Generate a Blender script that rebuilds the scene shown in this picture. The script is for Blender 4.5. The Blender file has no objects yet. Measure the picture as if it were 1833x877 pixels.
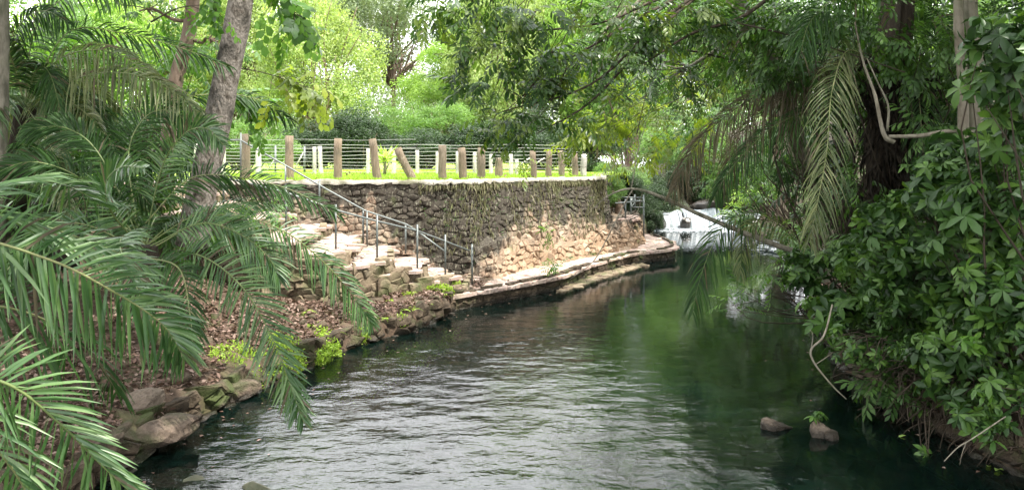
import bpy, math, random
import numpy as np
from mathutils import Vector, Matrix
rng = np.random.default_rng(11); random.seed(11)
SC = bpy.context.scene; COL = SC.collection
# ------------------------------------------------------------------ camera, light, exposure
EYE = 3.2; F = 1309.0; CX = 916.5; HY = 275.0          # eye height above the water, focal length in photo pixels
cam_d = bpy.data.cameras.new("camera"); cam = bpy.data.objects.new("camera", cam_d); COL.objects.link(cam)
cam.location = (0, 0, EYE); cam.rotation_euler = (math.radians(90), 0, 0)
cam_d.sensor_width = 36.0; cam_d.lens = F / 1833 * 36.0; cam_d.shift_y = -(438.5 - HY) / 1833
cam_d.clip_start = 0.05; cam_d.clip_end = 600; SC.camera = cam
SUN_AZ = math.radians(118); SUN_EL = math.radians(61)    # azimuth from +Y clockwise: from the right, a little behind the viewer
SC.view_settings.view_transform = 'Standard'; SC.view_settings.look = 'None'
SC.view_settings.exposure = 1.6; SC.view_settings.gamma = 1
SC.cycles.max_bounces = 7; SC.cycles.diffuse_bounces = 3; SC.cycles.glossy_bounces = 3
SC.cycles.transmission_bounces = 4; SC.cycles.transparent_max_bounces = 8
SC.cycles.caustics_reflective = False; SC.cycles.caustics_refractive = False
w = bpy.data.worlds.new("World"); SC.world = w; w.use_nodes = True
nt = w.node_tree; nt.nodes.clear()
def nd(nt, typ, **kw):
    n = nt.nodes.new(typ)
    for k, v in kw.items():
        if k.startswith('i_'): n.inputs[k[2:].replace('_', ' ')].default_value = v
        else: setattr(n, k, v)
    return n
sky = nd(nt, 'ShaderNodeTexSky', sky_type='NISHITA', sun_disc=False, sun_elevation=SUN_EL, sun_rotation=SUN_AZ)
bg = nd(nt, 'ShaderNodeBackground'); out = nd(nt, 'ShaderNodeOutputWorld')
tc = nd(nt, 'ShaderNodeTexCoord')
cn = nd(nt, 'ShaderNodeTexNoise'); cn.inputs['Scale'].default_value = 2.1; cn.inputs['Detail'].default_value = 6; cn.inputs['Roughness'].default_value = .55
cr = nd(nt, 'ShaderNodeValToRGB'); cr.color_ramp.elements[0].position = .33; cr.color_ramp.elements[1].position = .47
cm = nd(nt, 'ShaderNodeMixRGB'); cm.inputs['Color2'].default_value = (22, 22.2, 22.6, 1)
nt.links.new(tc.outputs['Generated'], cn.inputs['Vector']); nt.links.new(cn.outputs['Fac'], cr.inputs['Fac'])
nt.links.new(cr.outputs['Color'], cm.inputs['Fac']); nt.links.new(sky.outputs['Color'], cm.inputs['Color1'])
nt.links.new(cm.outputs['Color'], bg.inputs['Color']); bg.inputs['Strength'].default_value = 0.08
nt.links.new(bg.outputs['Background'], out.inputs['Surface'])
sun_d = bpy.data.lights.new("sun", 'SUN'); sun_d.energy = 4.0; sun_d.angle = math.radians(.6); sun_d.color = (1, .95, .86)
sun = bpy.data.objects.new("sun", sun_d); COL.objects.link(sun)
sv = Vector((math.sin(SUN_AZ) * math.cos(SUN_EL), math.cos(SUN_AZ) * math.cos(SUN_EL), math.sin(SUN_EL)))
sun.rotation_euler = sv.to_track_quat('Z', 'Y').to_euler(); sun.location = sv * 60

# ------------------------------------------------------------------ helpers
def P(px, py, Y): return np.array([(px - CX) / F * Y, Y, EYE - (py - HY) / F * Y])
def A(*v): return np.array(v, float)
def nrm(v):
    v = np.asarray(v, float); return v / (np.linalg.norm(v, axis=-1, keepdims=True) + 1e-9)
def frames(x, up):
    x = nrm(x); y = nrm(np.cross(up, x)); z = np.cross(x, y); return np.stack([x, y, z], -1)
def rdir(n): return nrm(rng.normal(size=(n, 3)))
class Acc:
    def __init__(s): s.V = []; s.T = []; s.R = []; s.M = []; s.n = 0
    def add(s, V, T, rnd=0., mat=0):
        V = np.asarray(V, float).reshape(-1, 3); T = np.asarray(T, int).reshape(-1, 3)
        s.V.append(V); s.T.append(T + s.n); s.n += len(V)
        s.R.append(np.broadcast_to(np.asarray(rnd, float), (len(V),))); s.M.append(np.full(len(T), mat))
    def scatter(s, tpl, pos, M, scale=1., mat=None, rnd=None):
        V, T, mi = tpl; N = len(pos); k = len(V)
        if N == 0: return
        sc = np.broadcast_to(np.asarray(scale, float), (N,))
        W = np.einsum('nij,kj->nki', M, V) * sc[:, None, None] + np.asarray(pos)[:, None, :]
        TT = T[None] + (np.arange(N) * k)[:, None, None]
        r = rng.random(N) if rnd is None else rnd
        s.V.append(W.reshape(-1, 3)); s.T.append(TT.reshape(-1, 3) + s.n); s.n += N * k
        rr = (r[:, None] + (np.random.RandomState(3).rand(k) * .0)[None]).reshape(-1)
        s.R.append(rr); s.M.append(np.tile(mi, N) if mat is None else np.full(N * len(T), mat))
    def mesh(s, name, mats, smooth=False):
        V = np.concatenate(s.V); T = np.concatenate(s.T); R = np.concatenate(s.R); M = np.concatenate(s.M)
        me = bpy.data.meshes.new(name); me.vertices.add(len(V)); me.vertices.foreach_set('co', V.ravel())
        me.loops.add(len(T) * 3); me.loops.foreach_set('vertex_index', T.ravel().astype(np.int32))
        me.polygons.add(len(T)); me.polygons.foreach_set('loop_start', (np.arange(len(T)) * 3).astype(np.int32))
        me.polygons.foreach_set('material_index', M.astype(np.int32))
        if smooth: me.polygons.foreach_set('use_smooth', np.ones(len(T), bool))
        for m in mats: me.materials.append(m)
        at = me.attributes.new('rnd', 'FLOAT', 'POINT'); at.data.foreach_set('value', R.astype(np.float32))
        me.update(); me.validate(); return me
    def build(s, name, mats, parent=None, kind=None, smooth=False):
        if not isinstance(mats, (list, tuple)): mats = [mats]
        return link(name, s.mesh(name, mats, smooth), parent, kind)
def link(name, me, parent=None, kind=None):
    o = bpy.data.objects.new(name, me); COL.objects.link(o)
    if parent is not None: o.parent = parent; o.matrix_parent_inverse = Matrix.Translation(parent.location).inverted()
    if kind: o['kind'] = kind
    return o
def tag(o, label, cat, group=None):
    o['label'] = label; o['category'] = cat
    if group: o['group'] = group
    return o
def thing(name, label, cat, loc=(0, 0, 0), group=None):
    o = bpy.data.objects.new(name, None); COL.objects.link(o); o.location = [float(v) for v in loc]; o.empty_display_size = .1
    bpy.context.view_layer.update() if False else None
    return tag(o, label, cat, group)
def catmull(pts, n):
    p = np.asarray(pts, float); p = np.vstack([2 * p[0] - p[1], p, 2 * p[-1] - p[-2]])
    m = len(p) - 3; t = np.linspace(0, m - 1e-6, n); i = t.astype(int); f = (t - i)[:, None]
    a, b, c, d = p[i], p[i + 1], p[i + 2], p[i + 3]
    return .5 * ((2 * b) + (c - a) * f + (2 * a - 5 * b + 4 * c - d) * f**2 + (3 * b - a - 3 * c + d) * f**3)
def tube(acc, pts, r, sides=7, rnd=None, mat=0, rough=0., caps=True):
    p = np.asarray(pts, float); n = len(p); r = np.asarray(r, float) if np.ndim(r) else np.full(n, float(r))
    if len(r) != n: r = np.interp(np.linspace(0, 1, n), np.linspace(0, 1, len(r)), r)
    t = nrm(np.gradient(p, axis=0)); up = np.array([0.13, .2, 1.]) if abs(nrm(p[-1] - p[0])[2]) < .8 else np.array([0.1, 1., .1])
    x = nrm(np.cross(t, up)); y = np.cross(t, x); a = np.linspace(0, 2 * math.pi, sides, endpoint=False)
    rr = r[:, None] * (1 + rough * (rng.random((n, sides)) - .5))
    V = p[:, None] + rr[..., None] * (np.cos(a)[None, :, None] * x[:, None] + np.sin(a)[None, :, None] * y[:, None])
    i = np.arange(n - 1)[:, None] * sides; j = np.arange(sides)[None]; j2 = (j + 1) % sides
    q = np.stack([i + j, i + j2, i + sides + j2, i + sides + j], -1).reshape(-1, 4)
    T = np.vstack([q[:, [0, 1, 2]], q[:, [0, 2, 3]]]); V = V.reshape(-1, 3)
    if caps:
        V = np.vstack([V, p[0], p[-1]]); c0 = len(V) - 2; k = np.arange(sides); k2 = (k + 1) % sides
        T = np.vstack([T, np.stack([np.full(sides, c0), k2, k], -1), np.stack([np.full(sides, c0 + 1), (n - 1) * sides + k, (n - 1) * sides + k2], -1)])
    acc.add(V, T, rng.random() if rnd is None else rnd, mat)
def jitter_line(a, b, n, amp):
    p = np.linspace(a, b, n); p[1:-1] += rng.normal(size=(n - 2, 3)) * amp; return p
def fnoise(x, y, s=1., seed=0):
    r = np.random.RandomState(seed); v = 0
    for k in range(5):
        a, b, ph, f = r.randn() * s * 1.6**k * .7, r.randn() * s * 1.6**k * .7, r.rand() * 6.3, .6**k
        v = v + f * np.sin(a * x + b * y + ph)
    return v / 2
# ------------------------------------------------------------------ materials
def newmat(name):
    m = bpy.data.materials.new(name); m.use_nodes = True; t = m.node_tree; t.nodes.clear()
    return m, t, nd(t, 'ShaderNodeOutputMaterial')
def ramp(t, stops, fac):
    r = nd(t, 'ShaderNodeValToRGB'); e = r.color_ramp.elements
    while len(e) < len(stops): e.new(.5)
    for k, (p, c) in enumerate(stops): e[k].position = p; e[k].color = (*c, 1)
    t.links.new(fac, r.inputs['Fac']); return r.outputs['Color']
def even(cols): return [(i / max(1, len(cols) - 1), c) for i, c in enumerate(cols)]
def mth(t, op, a, b=None, c=None, clamp=False):
    n = nd(t, 'ShaderNodeMath', operation=op, use_clamp=clamp)
    for k, v in enumerate((a, b, c)):
        if v is None: continue
        if isinstance(v, (int, float)): n.inputs[k].default_value = v
        else: t.links.new(v, n.inputs[k])
    return n.outputs[0]
def noise(t, scale, detail=4, vec=None, sc3=None, rough=.55):
    n = nd(t, 'ShaderNodeTexNoise'); n.inputs['Scale'].default_value = scale; n.inputs['Detail'].default_value = detail; n.inputs['Roughness'].default_value = rough
    if vec is None: vec = nd(t, 'ShaderNodeNewGeometry').outputs['Position']
    if sc3: mp = nd(t, 'ShaderNodeMapping'); mp.inputs['Scale'].default_value = sc3; t.links.new(vec, mp.inputs['Vector']); vec = mp.outputs['Vector']
    t.links.new(vec, n.inputs['Vector']); return n.outputs['Fac']
def rand01(t):
    a = nd(t, 'ShaderNodeAttribute'); a.attribute_name = 'rnd'; o = nd(t, 'ShaderNodeObjectInfo')
    return mth(t, 'FRACT', mth(t, 'ADD', a.outputs['Fac'], o.outputs['Random']))
def mixc(t, fac, a, b, mode='MIX'):
    n = nd(t, 'ShaderNodeMixRGB', blend_type=mode)
    for k, v in zip(('Fac', 'Color1', 'Color2'), (fac, a, b)):
        if isinstance(v, (int, float)): n.inputs[k].default_value = v
        elif isinstance(v, tuple): n.inputs[k].default_value = (*v, 1)
        else: t.links.new(v, n.inputs[k])
    return n.outputs['Color']
def bsdf(t, out, col, rough=.8, bump=None, bd=.02, bs=.6, spec=.3, metal=0):
    p = nd(t, 'ShaderNodeBsdfPrincipled'); p.inputs['Metallic'].default_value = metal; p.inputs['Specular IOR Level'].default_value = spec
    if isinstance(rough, (int, float)): p.inputs['Roughness'].default_value = rough
    else: t.links.new(rough, p.inputs['Roughness'])
    t.links.new(col, p.inputs['Base Color']) if not isinstance(col, tuple) else setattr(p.inputs['Base Color'], 'default_value', (*col, 1))
    if bump is not None:
        b = nd(t, 'ShaderNodeBump'); b.inputs['Distance'].default_value = bd; b.inputs['Strength'].default_value = bs
        t.links.new(bump, b.inputs['Height']); t.links.new(b.outputs['Normal'], p.inputs['Normal'])
    if out is not None: t.links.new(p.outputs['BSDF'], out.inputs['Surface'])
    return p
def leafmat(name, cols, trans=.35, rough=.42, gain=1.5, spec=.5):
    m, t, out = newmat(name); n1 = noise(t, 1.3, 3)
    f = mth(t, 'ADD', mth(t, 'MULTIPLY', rand01(t), .65), mth(t, 'MULTIPLY', n1, .5))
    c = ramp(t, [(.1 + .85 * p, k) for p, k in even(cols)], f)
    c = mixc(t, mth(t, 'MULTIPLY', noise(t, 60, 2), .35), c, (.02, .03, .01), 'MIX')
    p = bsdf(t, None, c, rough, spec=spec)
    tr = nd(t, 'ShaderNodeBsdfTranslucent'); g = mixc(t, 1., c, (gain, gain * 1.05, gain * .45), 'MULTIPLY'); t.links.new(g, tr.inputs['Color'])
    mx = nd(t, 'ShaderNodeMixShader'); mx.inputs[0].default_value = trans
    t.links.new(p.outputs[0], mx.inputs[1]); t.links.new(tr.outputs[0], mx.inputs[2]); t.links.new(mx.outputs[0], out.inputs['Surface']); return m
def plain(name, cols, scale=8, rough=.85, bump=.6, bd=.01, sc3=None, rnd=.3, spec=.25, moss=None, metal=0, wet=False):
    m, t, out = newmat(name); n1 = noise(t, scale, 6, sc3=sc3)
    f = mth(t, 'ADD', mth(t, 'MULTIPLY', n1, 1.2 - rnd), mth(t, 'MULTIPLY', rand01(t), rnd)); c = ramp(t, [(.2 + .65 * p, k) for p, k in even(cols)], f)
    if moss:
        k = mth(t, 'MULTIPLY', ramp(t, [(.5, (0, 0, 0)), (.66, (1, 1, 1))], noise(t, 2.3, 5)), moss[1]); c = mixc(t, k, c, moss[0])
    if wet:   # the splash line: stone stays dark and damp just above the water
        sz = nd(t, 'ShaderNodeSeparateXYZ'); t.links.new(nd(t, 'ShaderNodeNewGeometry').outputs['Position'], sz.inputs[0])
        k = mth(t, 'MULTIPLY_ADD', mth(t, 'ADD', sz.outputs[2], mth(t, 'MULTIPLY', noise(t, 9, 3), -.08)), -14., 1.1, clamp=True); c = mixc(t, mth(t, 'MULTIPLY', k, .8), c, (.012, .011, .008)); rough = mth(t, 'MULTIPLY_ADD', k, -.5, .85)
    bsdf(t, out, c, rough, noise(t, scale * 3, 5, sc3=sc3), bd, bump, spec, metal); return m
# wall stone: tan stones, black weather streaks running down from the top, ochre rubble low on the far part
def stonemat(name, stain=1.):
    m, t, out = newmat(name); g = nd(t, 'ShaderNodeNewGeometry').outputs['Position']
    sx = nd(t, 'ShaderNodeSeparateXYZ'); t.links.new(g, sx.inputs[0]); X, Y, Z = sx.outputs
    f = mth(t, 'ADD', mth(t, 'MULTIPLY', rand01(t), .7), mth(t, 'MULTIPLY', noise(t, 5, 5), .45))
    c = ramp(t, even([(.07, .05, .035), (.18, .125, .09), (.25, .17, .12), (.16, .13, .10), (.31, .24, .18), (.2, .13, .09)]), f)
    # ochre low part towards the far end
    oc = mth(t, 'MULTIPLY', mth(t, 'MULTIPLY_ADD', X, .9, .75, clamp=True), mth(t, 'MULTIPLY_ADD', mth(t, 'ADD', Z, mth(t, 'MULTIPLY', noise(t, 1.5, 4), 1.4)), -1.6, 3.2, clamp=True))
    oc2 = ramp(t, even([(.13, .085, .05), (.28, .19, .125), (.21, .135, .08), (.33, .26, .19)]), f)
    c = mixc(t, mth(t, 'MULTIPLY', oc, .85), c, oc2)
    if stain > 0:
        st = noise(t, 1.0, 5, sc3=(2.6, 2.6, .35), rough=.65)
        hi = mth(t, 'MULTIPLY_ADD', Z, .36, -.50)                              # more streaks near the top
        band = mth(t, 'MULTIPLY_ADD', mth(t, 'ABSOLUTE', mth(t, 'ADD', X, 1.35)), -.36, .50)   # the black patch behind the handrails
        band = mth(t, 'MAXIMUM', band, -.14)
        s = mth(t, 'ADD', mth(t, 'ADD', st, hi), band)
        s = mth(t, 'ADD', s, mth(t, 'MULTIPLY_ADD', X, .06, .03, clamp=True))
        k = mth(t, 'MULTIPLY', ramp(t, [(.40, (0, 0, 0)), (.53, (1, 1, 1))], s), .95 * stain)
        dk = ramp(t, even([(.010, .010, .009), (.035, .03, .024), (.06, .06, .038)]), noise(t, 9, 3, sc3=(3, 3, .6)))
        c = mixc(t, k, c, dk)
        lc = mth(t, 'MULTIPLY', ramp(t, [(.58, (0, 0, 0)), (.68, (1, 1, 1))], noise(t, 14, 3, sc3=(2, 2, .5))), .5)
        c = mixc(t, lc, c, (.33, .32, .24))
    mo = mth(t, 'MULTIPLY', ramp(t, [(.6, (0, 0, 0)), (.72, (1, 1, 1))], noise(t, 1.9, 5)), .45); c = mixc(t, mo, c, (.10, .13, .04))
    bsdf(t, out, c, .9, noise(t, 22, 6), .02, .8, .2); return m
M_wall = stonemat('wall_stone'); M_mortar = stonemat('wall_mortar', 1.)
M_rub = plain('rubble_stone', [(.025, .018, .012), (.09, .065, .045), (.19, .15, .10), (.12, .10, .07)], 6, .9, .9, .02, moss=((.05, .07, .02), .7))
M_bankr = plain('bank_rubble', [(.010, .008, .006), (.034, .025, .016), (.08, .06, .04), (.042, .032, .02)], 9, .9, 1., .03, moss=((.035, .055, .012), .8), wet=True)
M_pave = plain('paving_stone', [(.18, .12, .095), (.31, .225, .19), (.39, .31, .265), (.29, .21, .175)], 9, .85, .7, .01, rnd=.5, moss=((.17, .17, .07), .35))
M_rock = plain('river_rock', [(.022, .017, .012), (.075, .055, .04), (.14, .105, .08), (.06, .045, .03)], 13, .85, 1., .03, moss=((.035, .05, .015), .6), wet=True)
M_rockpale = plain('pale_rock', [(.03, .024, .018), (.10, .075, .055), (.17, .135, .105), (.06, .045, .033)], 22, .85, 1., .02, wet=True)
M_rockwet = plain('wet_rock', [(.012, .01, .008), (.04, .032, .025), (.07, .06, .05)], 4, .3, .8, .03, spec=.6)
M_soil = plain('leaf_soil', [(.02, .013, .009), (.045, .03, .02), (.08, .055, .038), (.035, .024, .016)], 5, .95, .9, .03, rnd=0, moss=((.07, .09, .03), .4))
M_dark = plain('forest_soil', [(.012, .01, .006), (.03, .022, .014), (.045, .035, .02)], 2, .95, .9, .05, rnd=0, moss=((.035, .06, .015), .7))
M_bed = plain('river_bed', [(.012, .016, .01), (.045, .05, .03), (.10, .10, .065), (.03, .04, .025)], 1.2, .9, .6, .05, rnd=0, moss=((.03, .07, .04), .7))
M_grass = plain('grass_ground', [(.13, .22, .03), (.24, .36, .05), (.30, .42, .08)], 3, .9, .5, .02, rnd=0)
M_cope = plain('coping', [(.10, .09, .07), (.26, .24, .20), (.36, .335, .29)], 9, .9, .8, .02, moss=((.09, .09, .05), .8))
M_bark = plain('grey_bark', [(.02, .018, .015), (.10, .085, .07), (.23, .205, .18), (.07, .06, .05), (.17, .15, .125)], 7, .95, 1., .03, sc3=(1.8, 1.8, .9), spec=.1, moss=((.015, .015, .012), .9))
M_barkd = plain('dark_bark', [(.04, .03, .02), (.12, .085, .06), (.19, .14, .11)], 5, .9, .9, .02, sc3=(1.5, 1.5, .4))
M_barkp = plain('pale_bark', [(.04, .035, .025), (.14, .12, .09), (.23, .205, .16), (.09, .085, .06)], 8, .85, .9, .015, sc3=(1.6, 1.6, .6), moss=((.10, .11, .06), .6))
M_twig = plain('twig', [(.025, .02, .014), (.065, .05, .035)], 10, .9, .4, .005)
M_post = plain('brown_post_wood', [(.04, .03, .02), (.15, .11, .075), (.25, .195, .14), (.13, .10, .07), (.30, .25, .19)], 4, .9, 1., .02, sc3=(16, 16, .6), rnd=.25, moss=((.09, .085, .06), .6))
M_postw = plain('white_post_paint', [(.16, .145, .12), (.36, .345, .31), (.45, .43, .395), (.38, .36, .32)], 5, .85, .8, .012, sc3=(9, 9, .8), rnd=.2, moss=((.15, .14, .09), .5))
M_pipe = plain('galvanised_pipe', [(.05, .06, .055), (.10, .115, .11), (.16, .175, .17)], 12, .45, .2, .003, rnd=.2, spec=.5, metal=.35)
M_wire = plain('fence_wire', [(.3, .3, .28), (.5, .5, .48)], 12, .5, .2, .002, metal=.3)
M_rach = plain('frond_stem', [(.05, .08, .02), (.11, .15, .04), (.19, .20, .08)], 6, .5, .2, .003, rnd=.4, spec=.5)
M_fib = plain('palm_fibre', [(.008, .007, .005), (.022, .017, .012), (.05, .038, .026)], 7, .95, .9, .03, sc3=(4, 4, .6))
L_palm = leafmat('palm_leaf', [(.018, .055, .015), (.04, .105, .028), (.08, .165, .045), (.15, .23, .09)], .22, .4, 1.4, .5)
L_palmy = leafmat('palm_leaf_pale', [(.06, .09, .03), (.11, .145, .055), (.20, .215, .10)], .3, .45)
L_palmd = leafmat('palm_leaf_dark', [(.012, .035, .009), (.025, .068, .015), (.045, .11, .022)], .28, .5, 1.4, .25)
L_dead = leafmat('dead_leaf', [(.05, .042, .026), (.10, .08, .052), (.17, .14, .095)], .2, .7, 1.2, .2)
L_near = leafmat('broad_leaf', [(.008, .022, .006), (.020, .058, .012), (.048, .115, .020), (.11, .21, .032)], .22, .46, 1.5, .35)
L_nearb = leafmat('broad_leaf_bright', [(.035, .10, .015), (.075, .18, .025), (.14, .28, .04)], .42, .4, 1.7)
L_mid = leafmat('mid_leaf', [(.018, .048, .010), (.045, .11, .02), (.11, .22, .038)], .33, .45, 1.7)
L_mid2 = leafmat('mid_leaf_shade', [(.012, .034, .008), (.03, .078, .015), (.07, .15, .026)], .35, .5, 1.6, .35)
L_canopy = leafmat('canopy_leaf', [(.010, .030, .008), (.025, .065, .015), (.055, .115, .022), (.15, .20, .03)], .33, .4, 2.0)
L_yel = leafmat('yellow_leaf', [(.06, .10, .015), (.14, .20, .025), (.26, .31, .04)], .5, .45, 1.6)
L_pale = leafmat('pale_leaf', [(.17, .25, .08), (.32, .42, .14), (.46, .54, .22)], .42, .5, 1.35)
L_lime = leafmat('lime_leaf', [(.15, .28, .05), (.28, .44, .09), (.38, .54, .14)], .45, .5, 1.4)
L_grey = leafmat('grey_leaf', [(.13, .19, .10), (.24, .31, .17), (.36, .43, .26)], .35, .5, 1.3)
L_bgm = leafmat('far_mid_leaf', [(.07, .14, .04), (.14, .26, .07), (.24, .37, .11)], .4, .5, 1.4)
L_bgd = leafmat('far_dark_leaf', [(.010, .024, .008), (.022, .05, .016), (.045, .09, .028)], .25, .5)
L_fern = leafmat('fern_leaf', [(.16, .28, .03), (.30, .46, .05), (.42, .56, .08)], .4, .5, 1.3)
L_lit = leafmat('litter_leaf', [(.035, .02, .014), (.09, .05, .036), (.17, .10, .08), (.32, .23, .19)], .1, .7, 1.1, .3)
L_grass = leafmat('grass_blade', [(.22, .36, .04), (.34, .50, .07), (.46, .60, .12)], .4, .5, 1.3)
L_yucca = leafmat('yucca_leaf', [(.20, .34, .05), (.36, .50, .10), (.5, .6, .2)], .35, .45, 1.3)
# ------------------------------------------------------------------ shared shapes
def leaf_tpl(L=1., W=.38, fold=.14, droop=.3, x0=0.):
    ts = [(.34, .40), (.68, .5)]; V = [(x0, 0, 0)]
    for t, ww in ts:
        z = -droop * t * t * L; V += [(x0 + t * L, ww * W * L, z + fold * W * L), (x0 + t * L, 0, z), (x0 + t * L, -ww * W * L, z + fold * W * L)]
    V.append((x0 + L, 0, -droop * L))
    T = [(0, 2, 1), (0, 3, 2), (1, 2, 5), (1, 5, 4), (2, 3, 6), (2, 6, 5), (4, 5, 7), (5, 6, 7)]
    return np.array(V, float), np.array(T), np.zeros(8, int)
def kite(L=1., W=.4): return np.array([(0, 0, 0), (.5 * L, W * .5 * L, .06 * L), (L, 0, -.1 * L), (.5 * L, -W * .5 * L, .06 * L)], float), np.array([(0, 1, 2), (0, 2, 3)][::1])[:, ::-1], np.zeros(2, int)
def rotz(a): c, s = math.cos(a), math.sin(a); return np.array([(c, -s, 0), (s, c, 0), (0, 0, 1)])
def roty(a): c, s = math.cos(a), math.sin(a); return np.array([(c, 0, s), (0, 1, 0), (-s, 0, c)])
def compose(items):
    V = []; T = []; n = 0
    for (v, t, _), R, p, s in items: V.append((v * s) @ R.T + p); T.append(t + n); n += len(v)
    T = np.concatenate(T); return np.concatenate(V), T, np.zeros(len(T), int)
WHORL_MATS = [(rotz(k * 2 * math.pi / 6 + .2 * math.sin(k * 5)) @ roty(.15 + .35 * ((k * 7) % 5) / 5), .8 + .3 * ((k * 3) % 4) / 4) for k in range(6)]
LEAF = leaf_tpl()
WHORL = compose([(LEAF, R, A(0, 0, 0), s) for R, s in WHORL_MATS])
def spray_tpl(n=9, L=1.0, leaf=None, ll=.36):
    leaf = leaf or leaf_tpl(1, .34, .1, .25); it = []
    for k in range(n):
        t = (k + .5) / n; a = (1 if k % 2 else -1) * (.95 - .5 * t)
        it.append((leaf, rotz(a) @ roty(.25 + .3 * ((k * 5) % 3) / 3), A(t * L, 0, -.18 * t * t * L), ll * (.8 + .4 * ((k * 3) % 4) / 4)))
    it.append(((np.array([(0, .006, 0), (0, -.006, 0), (L, 0, -.18 * L)], float), np.array([(0, 1, 2)]), None), np.eye(3), A(0, 0, 0), 1.))
    return compose(it)
SPRAY = spray_tpl(); SPRAYK = spray_tpl(8, 1., kite(1, .42), .38)
def puff_tpl(n, seed, W=.45):
    r = np.random.RandomState(seed); it = []
    for k in range(n):
        d = r.randn(3); d[2] = d[2] * .6; d /= np.linalg.norm(d); M = frames(d[None], (r.randn(3) * .4 + [0, 0, 1])[None])[0]
        it.append((kite(1, W), M, r.randn(3) * .42, .36 + .2 * r.rand()))
    return compose(it)
PUFF = [puff_tpl(9, s) for s in range(4)]
# rounded irregular stones, 26 vertices each
def stone_tpl(seed, rnd=.35):
    r = np.random.RandomState(seed); idx = {}; V = []; T = []
    for x in (-1, 0, 1):
        for y in (-1, 0, 1):
            for z in (-1, 0, 1):
                if (x, y, z) != (0, 0, 0): idx[(x, y, z)] = len(V); v = np.array([x, y, z], float); u = v / np.linalg.norm(v); V.append((v * (1 - rnd) + u * rnd * 1.15) * .5)
    for ax in range(3):
        o = [i for i in range(3) if i != ax]
        for s in (-1, 1):
            for a in (-1, 0):
                for b in (-1, 0):
                    q = []
                    for da, db in ((0, 0), (1, 0), (1, 1), (0, 1)):
                        c = [0, 0, 0]; c[ax] = s; c[o[0]] = a + da; c[o[1]] = b + db; q.append(idx[tuple(c)])
                    if (s > 0) == (ax == 1): q = q[::-1]
                    T += [(q[0], q[1], q[2]), (q[0], q[2], q[3])]
    V = np.array(V) + r.randn(26, 3) * .075; return V, np.array(T), np.zeros(48, int)
STONES = [stone_tpl(s, .08 + .035 * s) for s in range(9)]
_smesh = {}
def stone_mesh(k, mat):
    if (k, mat.name) not in _smesh:
        a = Acc(); a.add(*STONES[k][:2]); _smesh[(k, mat.name)] = a.mesh('stone', [mat])
    return _smesh[(k, mat.name)]
def put_stones(items, mat, parent, name='stone', limit=300, stuff='small_stones'):
    """items: (pos, 3x3 rotation, scale3); the largest become objects, the rest one joined part"""
    items = sorted(items, key=lambda i: -i[2][0] * i[2][2]); pi = Vector(parent.location)
    for pos, R, s in items[:limit]:
        o = bpy.data.objects.new(name, stone_mesh(random.randrange(9), mat)); COL.objects.link(o); o.parent = parent
        M = Matrix([[R[i][j] * s[j] for j in range(3)] for i in range(3)]).to_4x4(); M.translation = Vector(pos) - pi; o.matrix_basis = M
    if len(items) > limit:
        a = Acc()
        for pos, R, s in items[limit:]:
            V, T, _ = STONES[random.randrange(9)]; a.add((V * s) @ np.asarray(R).T + pos, T, random.random())
        a.build(stuff, mat, parent, 'stuff')
def inpoly(x, y, poly):
    c = False; n = len(poly)
    for i in range(n):
        x1, y1 = poly[i][:2]; x2, y2 = poly[i - 1][:2]
        if (y1 > y) != (y2 > y) and x < (x2 - x1) * (y - y1) / (y2 - y1) + x1: c = not c
    return c
def pave(poly, z, sx, sy, h=.05, gap=.9, ang=0.):
    poly = [(p[0], p[1]) for p in poly]; xs = [p[0] for p in poly]; ys = [p[1] for p in poly]; it = []; c, s = math.cos(ang), math.sin(ang)
    cx, cy = sum(xs) / len(xs), sum(ys) / len(ys); R = max(max(xs) - min(xs), max(ys) - min(ys)); v = -R; 
    while v < R:
        hy = sy * random.uniform(.75, 1.3); u = -R + random.random() * sx
        while u < R:
            wx = sx * random.uniform(.6, 1.4); uu, vv = u + wx / 2, v + hy / 2; X, Y = cx + c * uu - s * vv, cy + s * uu + c * vv
            if inpoly(X, Y, poly):
                zz = z(X, Y) if callable(z) else z
                it.append((A(X, Y, zz + random.uniform(-.008, .012)), rotz(ang + random.uniform(-.12, .12)), A(wx * gap, hy * gap, h)))
            u += wx
        v += hy
    return it
def prism(name, poly, z0, z1, mat, parent=None, kind=None):
    """polygon with top height z1 (number or list), bottom z0"""
    n = len(poly); zt = z1 if isinstance(z1, (list, tuple)) else [z1] * n
    V = [(p[0], p[1], zt[i]) for i, p in enumerate(poly)] + [(p[0], p[1], z0) for p in poly]
    Fc = [list(range(n))] + [[i, i + n, (i + 1) % n + n, (i + 1) % n] for i in range(n)]
    me = bpy.data.meshes.new(name); me.from_pydata([tuple(map(float, v)) for v in V], [], Fc); me.materials.append(mat); me.update(); me.validate()
    return link(name, me, parent, kind)
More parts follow.
